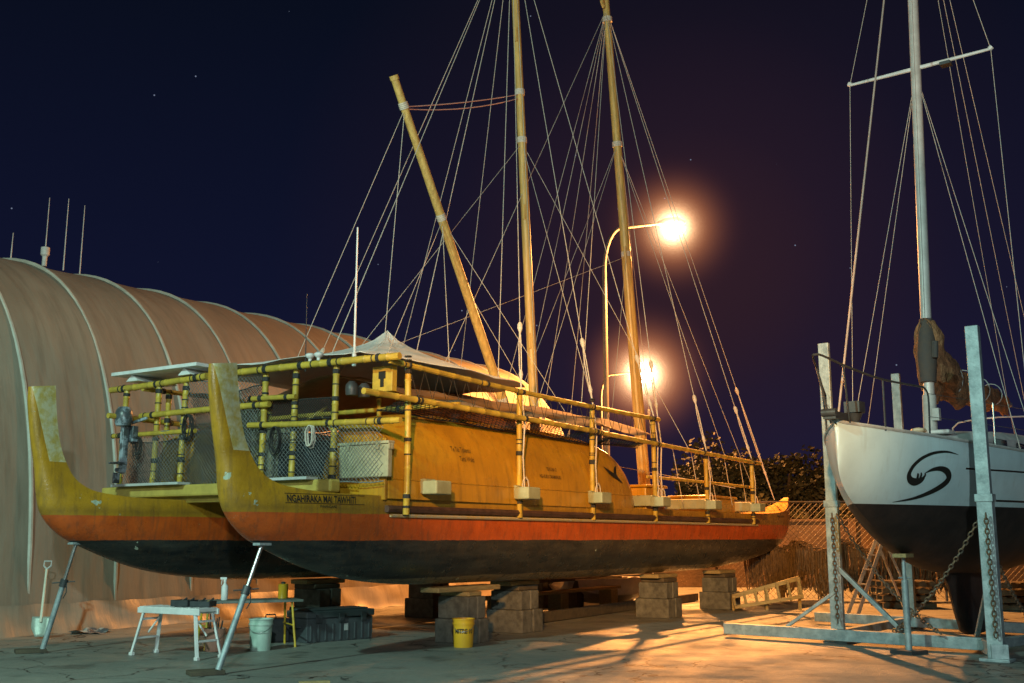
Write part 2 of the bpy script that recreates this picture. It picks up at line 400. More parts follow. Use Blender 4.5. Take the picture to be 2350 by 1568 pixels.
def bamboo(p0,p1,r=.048,name='bamboo_rail',lash=()):
    r*=.74
    p0=Vector(p0);p1=Vector(p1);L=(p1-p0).length;mb=MB();pts=[];rr=[]
    seg=.36;k=max(1,int(L/seg));ph=random.random()*.2
    bow=Vector((random.uniform(-1,1),random.uniform(-1,1),random.uniform(-1,1)))*.006*L
    def at(t): return p0.lerp(p1,t)+bow*math.sin(math.pi*t)
    ts=[(0,r*.97)]
    for i in range(1,k+1):
        t=(i-.5+ph)/k
        if t<.98: ts+=[(t-.012/L*1.5,r*.97),(t,r*1.12),(t+.012/L*1.5,r*.97)]
    ts.append((1,r*.95))
    mb.tube([at(t) for t,_ in ts],[q for _,q in ts],9)
    mb.cur=1
    d=(p1-p0).normalized()
    for t in lash:
        c=at(t);h=random.uniform(.018,.034);mb.tube([c-d*(h+.005),c-d*h,c+d*h,c+d*(h+.005)],[r*1.02,r*1.17,r*1.17,r*1.02],9)
        for _ in range(2):
            if random.random()<.5:
                c2_=c+d*random.uniform(.06,.22)*random.choice((-1,1));mb.tube([c2_-d*.008,c2_+d*.008],[r*1.12,r*1.12],9)
    return mb.done(name,[m_bamboo,m_lash],WK)
PS=[2.2,4.9,7.15,9.5,11.9,14.4]
for y0,sg in((0,-1),(3.5,1)):
    yo=y0+sg*.66
    for i,s in enumerate(PS):
        top=3.74 if i<4 else 3.2
        bamboo((s,yo,1.80),(s+random.uniform(-.03,.03),yo,top),.060,'bamboo_post',lash=(.12,.5,.78,.97) if i<4 else (.15,.5,.95))
    bamboo((1.75,yo+sg*.05,3.76),(9.65,yo+sg*.05,3.70),.052,lash=(.05,.28,.4,.68,.97))
    bamboo((1.2,yo+sg*.1,3.30),(7.3,yo+sg*.1,3.27),.058,lash=(.17,.6,.97))
    bamboo((6.9,yo+sg*.1,3.27),(14.7,yo+sg*.1,3.15),.055,lash=(.03,.33,.6,.95))
    bamboo((9.4,yo-sg*.1,2.62),(14.6,yo-sg*.1,2.62),.04,lash=(.05,.5,.95))
fr=[4.62,3.86,3.24,1.57,.98,.24]
for i,t in enumerate(fr):
    bamboo((1.75,t,2.15),(1.78,t,3.78),.062,'bamboo_post',lash=(.08,.3,.5,.72,.95))
    if i in(2,4): bamboo((3.3,t-.2,2.3),(3.3,t-.2,3.7),.05,'bamboo_post',lash=(.5,.9))
bamboo((1.78,5.02,3.80),(1.74,2.75,3.84),.070,lash=(.15,.5,.9))
bamboo((1.70,2.5,3.83),(1.72,-.90,3.80),.068,lash=(.1,.3,.5,.66,.9))
bamboo((1.66,4.75,3.05),(1.70,2.9,3.04),.05,lash=(.1,.9))
bamboo((1.66,1.75,3.05),(1.70,-.95,2.97),.058,lash=(.1,.55,.88))
bamboo((1.66,4.1,3.32),(1.70,1.4,3.33),.062,lash=(.1,.9))
bamboo((3.3,4.7,3.35),(3.3,-.7,3.35),.05,lash=(.2,.8))
bamboo((1.66,1.7,3.42),(1.7,.9,3.40),.05,lash=(.2,.8))
bamboo((2.3,2.9,2.4),(3.4,1.9,3.5),.035,lash=(.5,));bamboo((2.6,.4,2.4),(3.2,1.8,3.3),.035,lash=(.5,))
mb=MB();mb.box((1.62,2.4,2.17),(.20,4.7,.17));mb.box((1.75,2.4,2.05),(.16,4.4,.10));mb.done('end_beam',mat('end_beam_paint',(.56,.42,.09),(.40,.30,.07),.5,4),WK,smooth=False,bevel=.03)
mb=MB();mb.box((1.5,3.6,2.27),(.22,1.5,.035));mb.done('step_board',m_dwhite,WK,smooth=False)
mb=MB();mb.box((1.5,.95,2.27),(.22,1.2,.035));mb.done('step_board',m_dwhite,WK,smooth=False)
for(s,t,z,r_)in((1.66,3.0,3.28,.20),(1.66,.55,2.98,.14),(1.66,4.1,3.0,.16),(1.66,2.1,3.28,.22),(1.66,1.2,3.0,.20)):
    mb=MB()
    for k in range(4):
        rr_=r_*random.uniform(.8,1.1)
        mb.tube([(s-.05+.02*k,t+rr_*.45*math.sin(a)+random.uniform(-.01,.01),z-rr_+rr_*math.cos(a)) for a in[i*math.pi/8 for i in range(16)]],.009,5,closed=True)
    mb.done('rope_coil',m_rope if r_<.15 else m_netd,WK)

def net(c00,c10,c11,c01,cell=.064,r=.0038,sag=.03,m=None):
    c00,c10,c11,c01=map(Vector,(c00,c10,c11,c01))
    W_=(c10-c00).length;H_=(c01-c00).length
    nrm=(c10-c00).cross(c01-c00).normalized();sd=random.random()*50
    def P(u,v):
        u/=W_;v/=H_
        p=c00*(1-u)*(1-v)+c10*u*(1-v)+c11*u*v+c01*(1-u)*v
        q=noise.noise_vector(Vector((u*W_*2+sd,v*H_*2,sd)))
        return p+nrm*(q.x*sag)+Vector((q.y,q.z,q.x))*sag*.6+Vector((0,0,-.02*math.sin(math.pi*u)*v))
    mb=MB();k=int((W_+H_)/cell)
    for sgn in(0,1):
        for i in range(k+1):
            x0=i*cell-H_*(1 if sgn==0 else 0);pts=[]
            n=max(3,int(H_/.1))
            for j in range(n+1):
                v=H_*j/n;u=x0+v if sgn==0 else i*cell-v
                if 0<=u<=W_: pts.append(P(u,v))
            if len(pts)>1: mb.tube(pts,r,3,cap=False)
    mb.tube([P(u*W_/12,H_) for u in range(13)],r*2,4);mb.tube([P(u*W_/12,0) for u in range(13)],r*2,4)
    return mb.done('net_panel',m or m_net,WK,smooth=False)
net((1.72,4.6,2.22),(1.72,3.24,2.22),(1.72,3.24,3.05),(1.72,4.6,3.05),sag=.08)
net((1.72,3.24,2.22),(1.72,1.57,2.22),(1.72,1.57,3.80),(1.72,3.24,3.80),sag=.08)
net((1.72,1.57,2.22),(1.72,-.66,2.22),(1.72,-.66,3.0),(1.72,1.57,3.0),sag=.08)
net((1.82,4.5,2.22),(1.82,3.24,2.22),(1.82,3.24,2.95),(1.82,4.5,2.95),.042,.005,sag=.10,m=m_netd)
net((1.84,3.2,2.22),(1.84,1.6,2.22),(1.84,1.6,3.6),(1.84,3.2,3.6),.042,.005,sag=.10,m=m_netd)
net((1.84,1.5,2.22),(1.84,.2,2.22),(1.84,.2,2.95),(1.84,1.5,2.95),.042,.005,sag=.10,m=m_netd)
net((1.80,1.6,3.08),(1.80,.25,3.08),(1.80,.25,3.35),(1.80,1.6,3.40),.045,.005,sag=.05,m=m_netd)
net((1.9,-.70,3.28),(9.4,-.70,3.24),(9.4,-.38,3.14),(1.9,-.38,3.16),.09,.006,m=m_netd)
net((2.6,4.6,2.3),(2.6,2.9,2.3),(2.6,2.9,3.0),(2.6,4.6,3.0),.07,.006,sag=.12,m=m_netd)
mb=MB();pts=[]
for i in range(24):
    s=2.2+i*.32;pts.append((s,-.68,3.72));pts.append((s+.16,-.70,3.34))
mb.tube(pts,.005,4);mb.done('rail_lacing',m_netd,WK)

# awning + canopy
mb=MB();rows=[]
for i in range(41):
    s=3.2+i*(6.6/40);row=[]
    for j in range(25):
        t=-.50+j*(4.4/24);d=abs(t-1.75)/2.2
        z=3.96-.55*d**1.3-.09*math.sin(math.pi*((s-2.4)/1.8%1))*d+.08*(i/40)
        z+=.05*noise.noise(Vector((s*1.2,t*1.5,0)))+.025*noise.noise(Vector((s*4,t*3,5)))
        row.append((s,t,z))
    rows.append(row)
mb.grid(rows);mb.done('awning',m_awn,WK,solid=.006)
mb=MB();pk=Vector((4.6,1.75,4.86));rows=[]
base=[(1.95,.0),(3.0,-.12),(4.6,-.2),(6.0,-.05),(6.3,.6),(6.35,1.75),(6.3,3.0),(5.9,3.5),(4.6,3.6),(2.6,3.4),(1.95,2.6),(1.9,1.75),(1.95,.0)]
base=cr(base,5)
for k in range(13):
    f=k/12;row=[]
    for i,(s,t) in enumerate(base):
        p=pk.lerp(Vector((s,t,3.98)),f);p.z-=.15*math.sin(math.pi*f**.6)+.018*math.sin(i*1.3)*f-.02*noise.noise(Vector((s*2,t*2,f*4)))
        row.append(tuple(p))
    rows.append(row)
mb.grid(rows);mb.done('canopy',m_canopy,WK,solid=.006)

# masts
def mA(z):return Vector((9.1-.079*(z-4.35),1.75,z))
def mB_(z):return Vector((13.74-.132*(z-3.84),1.75,z))
mb=MB();mb.tube([mA(z) for z in(2.35,4,7,10,13,15.2)],[.100,.095,.090,.084,.075,.06],14)
mb.cur=1
for z in(9.4,10.4,3.6,13.9):
    for k in range(4):mb.tube([mA(z+k*.03),mA(z+k*.03+.028)],.100,10)
mb.cur=0
for z in(5.2,7.8,11.5):mb.tube([mA(z)+Vector((-.09,-.03,0)),mA(z+.3)+Vector((-.09,-.03,0))],.03,6)
mA_o=mb.done('mast',[m_mast,m_rope],WK)
mb=MB();mb.tube([mB_(z) for z in(2.35,5,8,11,14.25)],[.14,.13,.112,.095,.08],14)
mb.tube([mB_(z)+Vector((-.14,-.05,0)) for z in(2.6,5,8.2)],[.06,.055,.035],8)
mb.cur=1
for z in(10.6,8.0,4.6,13.6):
    for k in range(4):mb.tube([mB_(z+k*.03),mB_(z+k*.03+.028)],.118,10)
mB_o=mb.done('mast',[m_mast,m_rope],WK)
mb=MB();t0=mB_(14.2);mb.box(t0+Vector((0,0,.12)),(.26,.2,.22));mb.tube([t0+Vector((-.15,0,.0)),t0+Vector((-.2,0,-.2)),t0+Vector((-.1,0,-.3))],.04,6);mb.lathe([(.0,.0),(.1,.02),(.11,.12),(.05,.2),(0,.22)],t0+Vector((0,0,.22)),10)
mb.done('masthead_fitting',m_mast,mB_o)
A0=Vector((8.75,1.72,2.85));A1=Vector((4.66,1.75,9.30))
mb=MB();mb.tube([A0.lerp(A1,k/6) for k in range(7)],[.090,.092,.088,.084,.08,.074,.068],12)
d=(A1-A0).normalized();mb.tube([A1-d*.02,A1+d*.06],.080,10)
mb.cur=1
for f in(.93,.66,.18):
    for k in range(4):
        c=A0.lerp(A1,f+k*.004);mb.tube([c,c+d*.026],.098 if f<.5 else .086,10)
mb.done('leaning_spar',[m_mast,m_rope],WK)

def rope(a,b,r=.0058,sag=0,m=None,name='rigging_rope',n=8):
    a=Vector(a);b=Vector(b);pts=[a.lerp(b,i/n)-Vector((0,0,sag*4*(i/n)*(1-i/n))) for i in range(n+1)]
    mb=MB();mb.tube(pts,r,5);mb.done(name,m or m_line,WK)
def shroud(a,b,tk=1.2,drop=True):
    a=Vector(a);b=Vector(b);d=(a-b).normalized();c=b+d*tk
    rope(a,c,.0062,n=2)
    mb=MB();pts=[]
    for k in range(3):
        o=Vector((math.cos(k*2.1),math.sin(k*2.1),0))*.022
        mb.tube([c,c.lerp(b,.3)+o,c.lerp(b,.6)+o,b],[.009]*4,5)
    mb.tube([c+d*.06,c+d*.02,c-d*.05,c-d*.12],[.02,.042,.042,.02],8)
    e=c.lerp(b,.75);mb.tube([e+d*.08,e,e-d*.08],[.018,.036,.018],8)
    if drop:
        yy=b.y+(-.05 if b.y<1 else .05)
        mb.tube([b,Vector((b.x+.02,yy,b.z-.5)),Vector((b.x-.03,yy,b.z-1.0)),Vector((b.x+.01,yy,2.25))],.012,5)
        mb.tube([Vector((b.x+.04,yy,2.35))+Vector((.09*math.cos(t),0,.16*math.sin(t)-.1)) for t in [i*.7 for i in range(10)]],.011,5)
    mb.done('shroud_lanyard',m_rope,WK)
AH=mA(14.1)
for b in[(2.6,1.2,3.95),(5.3,1.75,4.35),(6.6,.9,4.1)]: rope(AH,b,.007)
for s in(4.95,7.2,9.55): shroud(AH,(s,-.66,3.72))
for s in(5.0,7.4,9.7): shroud(AH,(s,4.16,3.72),drop=False)
AM=mA(9.4)
for b in[(3.6,1.9,4.0),(7.3,-.62,3.7),(11.2,-.6,3.25)]:rope(AM,b,.005)
rope(mA(14.1)+Vector((-.1,-.1,0)),mA(3.2)+Vector((-.2,-.2,0)),.006)
BH=mB_(13.9)
for b in[(6.0,1.75,4.25),(7.6,-.2,3.8),(10.6,3.9,3.2)]: rope(BH,b,.0062)
for s in(9.7,11.95,14.45): shroud(BH,(s,-.66,3.22 if s>10 else 3.72))
for s in(11.9,14.4,13.0): shroud(BH,(s,4.16,3.2),drop=False)
shroud(BH,(17.9,.12,2.45),drop=False,tk=3.0);shroud(BH,(18.2,3.5,2.5),drop=False,tk=2.6)
BM=mB_(10.65)
for b in[(7.9,.9,3.95),(13.2,-.55,3.2),(16.8,.1,2.3),(10.8,3.8,3.3)]:rope(BM,b,.005)
B2=mB_(8.0)
for b in[(8.0,-.6,3.75),(5.0,2.4,4.6)]:rope(B2,b,.005)
sp=lambda f:A0.lerp(A1,f)
rope(sp(.93),(4.55,1.75,4.8),.006);rope(sp(.66),(5.75,1.3,4.1),.006);rope(sp(.66),(3.0,.5,3.9),.006);rope(sp(.93),(3.05,2.4,3.95),.005)
rope(sp(.66),(8.2,.5,3.8),.005);rope(sp(.5),(8.6,1.0,3.4),.005)
rope(sp(.935),mA(10.42),.010,.04,m_pink);rope(sp(.93),mA(10.34),.010,.10,m_pink)
for k in range(6):
    s=9.6+k*.85
    rope((s,-.6,3.2),(s+.6,-.5,2.2),.007,m=m_rope,n=2)
rope((9.6,3.9,3.6),(14.3,-.3,2.6),.007,m=m_rope)

mb=MB();mb.box((2.1,3.75,4.00),(1.1,1.95,.05));mb.cur=1;mb.box((2.1,3.75,4.031),(1.02,1.87,.006));mb.cur=0
for t in(4.35,3.15):mb.add([(1.65,t-.14,3.88),(1.65,t+.14,3.88),(1.65,t,3.985),(2.4,t-.14,3.88),(2.4,t+.14,3.88),(2.4,t,3.985)],[(0,2,1),(3,4,5),(0,1,4,3),(1,2,5,4),(2,0,3,5)])
mb.done('solar_panel',[m_white,m_blue],WK,smooth=False)
mb=MB();mb.tube([(1.95,.08,3.78),(1.95,.08,3.95),(1.95,.08,3.96),(1.95,.08,5.72)],[.03,.03,.017,.010],8);mb.done('whip_antenna',m_white,WK)
mb=MB();mb.tube([(1.95,.98,3.78),(1.95,1.0,4.90)],[.010,.004],6);mb.done('whip_antenna',m_dark,WK)
for t in(.80,.64):
    mb=MB();mb.lathe([(.0,0),(.025,0),(.025,.09),(.05,.11),(.065,.13),(.065,.15),(.04,.17),(0,.175)],(1.85,t,3.84),14);mb.done('gps_dome',m_white,WK)
mb=MB();mb.box((2.0,-.42,3.57),(.10,.34,.34));mb.cur=1;mb.box((1.945,-.42,3.62),(.012,.12,.10));mb.box((1.945,-.42,3.52),(.012,.06,.12));mb.done('lifebuoy_bracket',[m_bamboo,m_ink],WK,smooth=False,bevel=.02)
OB=MB();OB.lathe([(0,-.02),(.11,-.02),(.13,.03),(.135,.14),(.12,.22),(.08,.27),(0,.28)],(1.45,4.22,3.18),14)
OB.box((1.48,4.22,2.85),(.10,.08,.66));OB.box((1.40,4.22,2.60),(.24,.14,.03));OB.tube([(1.36,4.22,2.50),(1.52,4.22,2.50)],[.03,.05],8)
OB.box((1.38,4.22,2.38),(.12,.02,.16));OB.beam((1.55,4.22,3.2),(1.62,3.9,3.28),.04,.04);OB.box((1.60,4.22,3.05),(.10,.2,.24))
OB.done('outboard_motor',mat('outboard_grey',(.30,.36,.42),(.06,.07,.08),.35,5,lo=.45,hi=.55),WK,bevel=.008)
for s in (1.85,2.1):
    mb=MB();mb.lathe([(0,0),(.08,.01),(.09,.08),(.085,.15),(.04,.2),(0,.2)],(s,.02,3.36),12);mb.done('black_float',m_dark,WK)
WK_M=Matrix.Translation((-3.14,12.85,0))@Matrix.Rotation(R(56.5),4,'Z')
def crate(s,t,z,d,m,lab,cat='box',nm='deck_crate',rz=0):
    e=empty(nm,WK_M@Vector((s,t,z)),R(56.5)+rz,lab,cat)
    mb=MB();a,b,c=d
    mb.box((0,0,c/2),(a,b,c));mb.done('crate_body',m,e,smooth=False,bevel=.015)
    mb=MB();mb.box((0,0,c+.022),(a+.04,b+.04,.04))
    for x in(-a*.3,a*.3):mb.box((x,-b/2-.012,c-.03),(.05,.02,.08));mb.box((-a/2-.012,x*b/a,c-.03),(.02,.05,.08))
    mb.done('crate_lid',m,e,smooth=False,bevel=.01)
    return e
crate(2.2,1.0,2.36,(.5,.9,.40),m_blue,'dark blue covered bin on the canoe deck')
crate(2.2,3.9,2.36,(.4,.6,.32),m_blue,'dark blue bin standing behind black netting')
crate(2.9,2.4,2.36,(.5,.7,.75),m_crate,'cream deck locker between the two hulls')
crate(2.9,3.2,2.9,(.5,.4,.55),m_crate,'tall cream locker beside the bamboo rail')
crate(1.81,-.28,2.27,(.09,.84,.42),m_crate,'cream storage crate on the canoe stern behind netting')
crate(3.9,1.3,2.36,(.7,1.0,.85),m_cab,'yellow deck locker under the awning')

# ------------------------------------------------------------ block stacks
def stack(s,t,spec,lab,rz=0):
    p=WK_M@Vector((s,t,0))
    e=empty('block_stack',p,R(56.5)+rz,lab,'support blocks','concrete block stacks under the canoe')
    z=0
    for i,(a,b,h,kind) in enumerate(spec):
        mb=MB()
        if kind=='c':
            mb.box((-a*.26,0,z+h/2),(a*.48,b,h));mb.box((a*.26,0,z+h/2),(a*.48,b,h),rz=.03)
        else: mb.box((random.uniform(-.03,.03),0,z+h/2),(a,b,h),rz=random.uniform(-.05,.05))
        mb.done('concrete_block' if kind=='c' else 'timber_packer',m_conc if kind=='c' else (m_dwood if kind=='d' else m_wood),e,smooth=False,bevel=.018)
        z+=h+.001
for s,t,l in((4.35,0,'first'),(6.3,.35,''),(10.6,-.15,''),(13.7,-.1,''),(5.0,3.5,''),(8.2,3.6,''),(12.0,3.5,''),(15,3.5,'')):
    if l: spec=[(.50,.62,.34,'c'),(.44,.55,.32,'c'),(.34,.5,.07,'w'),(1.5,.35,.075,'w')]
    else: spec=[(.62,.7,.36,'c'),(.52,.6,.30,'c'),(.60,.5,.08,'d'),(.9,.4,.075,'w')]
    stack(s,t,spec,'weathered grey concrete blocks with timber packers under the hull')
tim=MB();tim.beam((WK_M@Vector((7.2,.9,.10))),(WK_M@Vector((16,1.5,.10))),.15,.18);
tag(tim.done('timber_beam',m_dwood,smooth=False,bevel=.01),'long dark timber beam lying under the canoe','beam')
for (a,b,m) in(((7,1.6,.45),(13,1.9,.45),m_wood),((9,2.6,.62),(15,2.5,.62),m_dwood)):
    tim=MB();tim.beam(WK_M@Vector(a),WK_M@Vector(b),.22,.06)
    for q in(.12,.5,.88):
        c=Vector(a).lerp(Vector(b),q);tim.box(WK_M@Vector((c.x,c.y,(c.z-.03)/2)),(.3,.3,c.z-.03),rz=R(56))
    tag(tim.done('plank_trestle',m,smooth=False,bevel=.008),'plank laid over low blocks beneath the canoe','plank')

def prop(top,foot,plate,lab):
    e=empty('hull_prop',foot,0,lab,'prop stand','steel props under the canoe stems')
    T=Vector(top)-Vector(foot);mb=MB();F0=Vector((0,0,.05));d=(T-F0).normalized()
    mb.tube([F0,F0.lerp(T,.62)],.036,12);mb.done('outer_tube',m_galv,e)
    mb=MB();mb.tube([F0.lerp(T,.6),T],.025,12);mb.done('inner_tube',m_steel,e)
    mb=MB();c=F0.lerp(T,.62);mb.tube([c-d*.05,c+d*.05],.05,12);mb.tube([c+Vector((-.14,-.03,.0)),c+Vector((.14,.03,.02))],.009,6);mb.tube([c+Vector((.05,-.02,.0)),c+Vector((.08,-.09,-.12)),c+Vector((.03,-.06,-.2))],.007,5);mb.done('clamp',m_dark,e)
    mb=MB();mb.box((plate[0],plate[1],.025),(.38,.26,.05),rz=.5);mb.done('foot_board',m_dwood,e,smooth=False,bevel=.006)
    mb=MB();mb.box(T+Vector((0,0,.0)),(.18,.12,.03),rz=R(56));mb.done('head_plate',m_galv,e,smooth=False)
prop((-2.93,13.0,1.43),(-3.28,12.62,0),(-.14,-.0),'leaning grey steel prop holding up the nearer stem')
prop((-5.9,15.0,1.43),(-6.24,14.98,0),(-.16,.0),'leaning grey steel prop holding up the farther stem')

# ------------------------------------------------------------ shed
def shedmat():
    m,nt,b=newmat('shed_fabric');co=objco(nt)
    s=N(nt,'ShaderNodeSeparateXYZ');nt.links.new(co,s.inputs[0])
    mp=N(nt,'ShaderNodeMapping');mp.inputs['Scale'].default_value=(1.2,.5,.35);nt.links.new(co,mp.inputs[0])
    c=mixc(nt,ramp(nt,noi(nt,.8,7,.6,mp.outputs[0]),[(.3,0.0),(.72,1.0)]),(.33,.285,.225),(.205,.175,.135))
    mp2=N(nt,'ShaderNodeMapping');mp2.inputs['Scale'].default_value=(3,.3,.25);nt.links.new(co,mp2.inputs[0])
    c=mixc(nt,mth(nt,'MULTIPLY',ramp(nt,noi(nt,2.0,6,.65,mp2.outputs[0]),[(.48,0.0),(.76,1.0)]),.6),c,(.12,.095,.07))
    pn=N(nt,'ShaderNodeTexWhiteNoise',noise_dimensions='1D');nt.links.new(mth(nt,'FLOOR',mth(nt,'DIVIDE',mth(nt,'SUBTRACT',s.outputs[0],3.2),1.63)),pn.inputs['W'])
    c=mixc(nt,mth(nt,'MULTIPLY',pn.outputs['Value'],.25),c,(.42,.37,.30))
    nt.links.new(c,b.inputs['Base Color']);b.inputs['Roughness'].default_value=.48
    mp3=N(nt,'ShaderNodeMapping');mp3.inputs['Scale'].default_value=(2.2,.6,.6);mp3.inputs['Rotation'].default_value=(0,.5,0);nt.links.new(co,mp3.inputs[0])
    bump(nt,b,mth(nt,'ADD',noi(nt,1.2,3,.5,mp.outputs[0]),mth(nt,'MULTIPLY',noi(nt,2.4,5,.6,mp3.outputs[0]),.35)),.35,.10)
    return m
SH=empty('tent_shed',(-3.14,12.85,0),R(56.5),'long arched fabric shed with curved ribs beside the canoe','building')
TC,AW,HH=11.7,5.2,7.1;S0,S1=-8.2,19.6
EXP=2/2.5
def shp(s,a,off=0):
    c=math.cos(a);si=math.sin(a)
    return (s,TC-math.copysign(abs(c)**EXP,c)*(AW+off),(HH+off)*max(0,si)**EXP)
rows=[];ns=int((S1-S0)/.1358)
for i in range(ns+1):
    s=S0+(S1-S0)*i/ns;u=((s-3.2)/1.63)%1
    off=-.022*math.sin(math.pi*u)
    row=[]
    for j in range(49):
        a=math.pi*j/48
        w_=.035*noise.noise(Vector((s*.5,a*2,1)))+.006*noise.noise(Vector((s*2.5,a*6,4)))
        p=shp(s,a,off+w_)
        if p[2]<.9: 
            q=(0.9-p[2]);p=(p[0],p[1]+(-.10 if j<24 else .1)*q+.03*noise.noise(Vector((s*3,j,9))),p[2])
        row.append((p[0],p[1],max(0,p[2])))
    rows.append(row)
mb=MB();mb.grid(rows)
for k in(0,len(rows)-1):
    mb.f.append(tuple(k*49+j for j in range(49)));mb.mi.append(0)
m_shed=shedmat();mb.done('fabric_cover',m_shed,SH)
m_rib=mat('rib_sleeve',(.50,.50,.44),(.38,.37,.32),.6,3)
k=-7
while 3.2+1.63*k<S1+.1:
    s=3.2+1.63*k
    if s>S0:
        mb=MB();mb.tube([shp(s,math.pi*j/48,-.005) for j in range(49)],.04,7);mb.done('rib',m_rib,SH)
    k+=1
mb=MB();rows=[]
for i in range(240):
    s=S0+(S1-S0)*i/239;r=[]
    for j,z in enumerate((.0,.08,.2,.34,.46)):
        r.append((s,TC-AW-.08-.05*(4-j)*.9-.04*noise.noise(Vector((s*2.3,j*.6,0)))-.015*math.sin(s*7+j),z+.03*noise.noise(Vector((s*2,j,3)))))
    rows.append(r)
mb.grid(rows);mb.done('skirt',m_shed,SH)
for (s,h) in((3.35,.55),(4.1,1.5),(4.55,1.6),(4.95,1.55)):
    e_=MB();p=Vector(shp(s,math.pi*.46,.05));e_.tube([p,p+Vector((.02,.02,h))],[.014,.006],6)
    if h==1.5:e_.lathe([(0,0),(.05,0),(.05,.2),(.09,.24),(.09,.4),(.03,.42),(0,.42)],p,10)
    e_.done('roof_antenna',m_dwhite,SH)

# ------------------------------------------------------------ yard clutter
def bucket(loc,r,h,m,lab,text=None,nm='bucket'):
    e=empty(nm,loc,0,lab,'bucket')
    mb=MB();mb.lathe([(0,0),(r*.84,0),(r*.86,.01),(r*.95,h*.80),(r*1.02,h*.80),(r*1.02,h*.86),(r*.97,h*.86),(r,h*.97),(r*1.05,h*.97),(r*1.05,h),(r*.95,h),(r*.82,.02),(0,.02)],n=28)
    mb.done('bucket_body',m,e)
    mb=MB();mb.tube([(r*1.03*math.cos(a),r*1.06*math.sin(a),h*.86-abs(math.sin(a))*.12) for a in[math.pi+i*math.pi/12 for i in range(13)]],.004,5);mb.done('handle',m_steel,e)
    if text:
        rr=lambda z:r*(.86+.09*(z/(h*.8)))+.003
        def mp(x,y,z0=h*.50):
            z=z0+y;a=-math.pi/2+(x)/r+.08;return(rr(z)*math.cos(a),rr(z)*math.sin(a),z)
        textmesh(text,.085,mp,'lettering',m_ink,e,align='CENTER',bold=.003,xs=.85)
    return e
bucket((-.68,15.75,0),.155,.39,m_ybucket,'yellow plastic bucket with black lettering on the asphalt','MITRE 10')
bucket((-3.42,15.3,0),.16,.42,mat('pale_green_plastic',(.50,.66,.58),(.38,.52,.46),.4,4),'pale green plastic bucket under the work table')
b3=bucket((-4.02,15.2,0),.14,.30,mat('salmon_plastic',(.62,.36,.26),(.5,.28,.2),.45,4),'salmon pink tub holding tools under the table')
for i in range(5):
    a=i*1.3;mb=MB();mb.tube([(.05*math.cos(a),.05*math.sin(a),.05),(.10*math.cos(a),.10*math.sin(a),.40+.04*(i%3))],.010,6);mb.done('tool_handle',m_dark,b3)

HB_=empty('work_bench',(-4.33,14.52,0),math.atan2(-.62,1.02),'folding white aluminium hop-up bench carrying trays of tools','bench')
mb=MB();mb.box((0,0,.60),(1.10,.32,.045));
for y in(-.16,.16):mb.box((0,y,.575),(1.14,.025,.07))
for i in range(9):mb.box((-.48+i*.12,0,.625),(.03,.30,.006))
mb.done('bench_top',m_white,HB_,smooth=False,bevel=.006)
for x in(-1,1):
    for y in(-1,1):
        mb=MB();a=Vector((x*.47,y*.14,.585));b=Vector((x*.60,y*.20,.03));mb.beam(a,b,.045,.028);mb.box((b.x,b.y,.02),(.06,.05,.04));mb.done('leg',m_white,HB_,smooth=False,bevel=.004)
    mb=MB();mb.beam((x*.555,-.175,.22),(x*.555,.175,.22),.03,.025);mb.beam((x*.50,-.15,.46),(x*.50,.15,.46),.03,.025);mb.beam((x*.54,0,.28),(x*.25,0,.57),.012,.02);mb.done('cross_bar',m_white,HB_,smooth=False)
def tray(loc,rz,d,lab):
    e=empty('tool_tray',loc,rz,lab,'tray');mb=MB();a,b,h=d
    mb.box((0,0,.008),(a,b,.016))
    for x in(-1,1):mb.box((x*a/2,0,h/2),(.012,b,h));mb.box((0,x*b/2,h/2),(a,.012,h))
    mb.done('tray_body',m_dark,e,smooth=False)
    for i in range(4):
        mb=MB();x=-a*.35+i*a*.22;mb.tube([(x,-b*.3,.03),(x+.03,b*.3,.07+.03*(i%2))],.012,6);mb.done('hand_tool',[m_steel,m_dark,m_wood,m_dark][i],e)
tray((-4.25,14.5,.632),-.4,(.26,.2,.08),'black tray of brushes on the white bench')
tray((-3.98,14.42,.632),-.2,(.26,.2,.07),'black tool tray on the white bench')

TB=empty('folding_table',(-3.72,15.75,0),math.atan2(.55,1.15),'folding work table with grey top and yellow legs','table')
mb=MB();mb.box((0,0,.63),(1.45,.55,.035));mb.done('table_top',mat('grey_tabletop',(.22,.24,.22),(.13,.14,.13),.5,8),TB,smooth=False,bevel=.006)
for x in(-.58,.58):
    for y in(-1,1):
        mb=MB();mb.tube([(x+.0,y*.20,.61),(x+.04*(1 if x>0 else -1),y*.30,.0)],.016,8);mb.done('leg',m_ymetal,TB)
    mb=MB();mb.tube([(x,-.25,.3),(x,.25,.3)],.011,6);mb.done('cross_bar',m_ymetal,TB)
def bottle(loc,m,lab,h=.26,nm='spray_bottle'):
    e=empty(nm,loc,0,lab,'bottle');mb=MB();mb.lathe([(0,0),(.045,0),(.047,.01),(.047,h*.62),(.02,h*.75),(.018,h*.80),(0,h*.80)],n=16);mb.done('bottle_body',m,e)
    mb=MB();mb.lathe([(0,0),(.022,0),(.022,.03),(.015,.04),(0,.04)],(0,0,h*.80),12)
    mb.box((-.02,0,h*.80+.055),(.09,.022,.03));mb.tube([(-.04,0,h*.80+.04),(-.05,0,h*.70)],.006,5)
    mb.done('cap',m,e)
bottle((-4.02,15.62,.649),m_white,'white spray bottle standing on the folding table',.30)
e=empty('paint_tin',(-3.28,16.0,.649),0,'small yellow tin on the folding table','tin');mb=MB();mb.lathe([(0,0),(.07,0),(.072,.005),(.07,.01),(.07,.19),(.073,.20),(.06,.205),(0,.205)],n=18);mb.done('tin_body',m_ybucket,e)
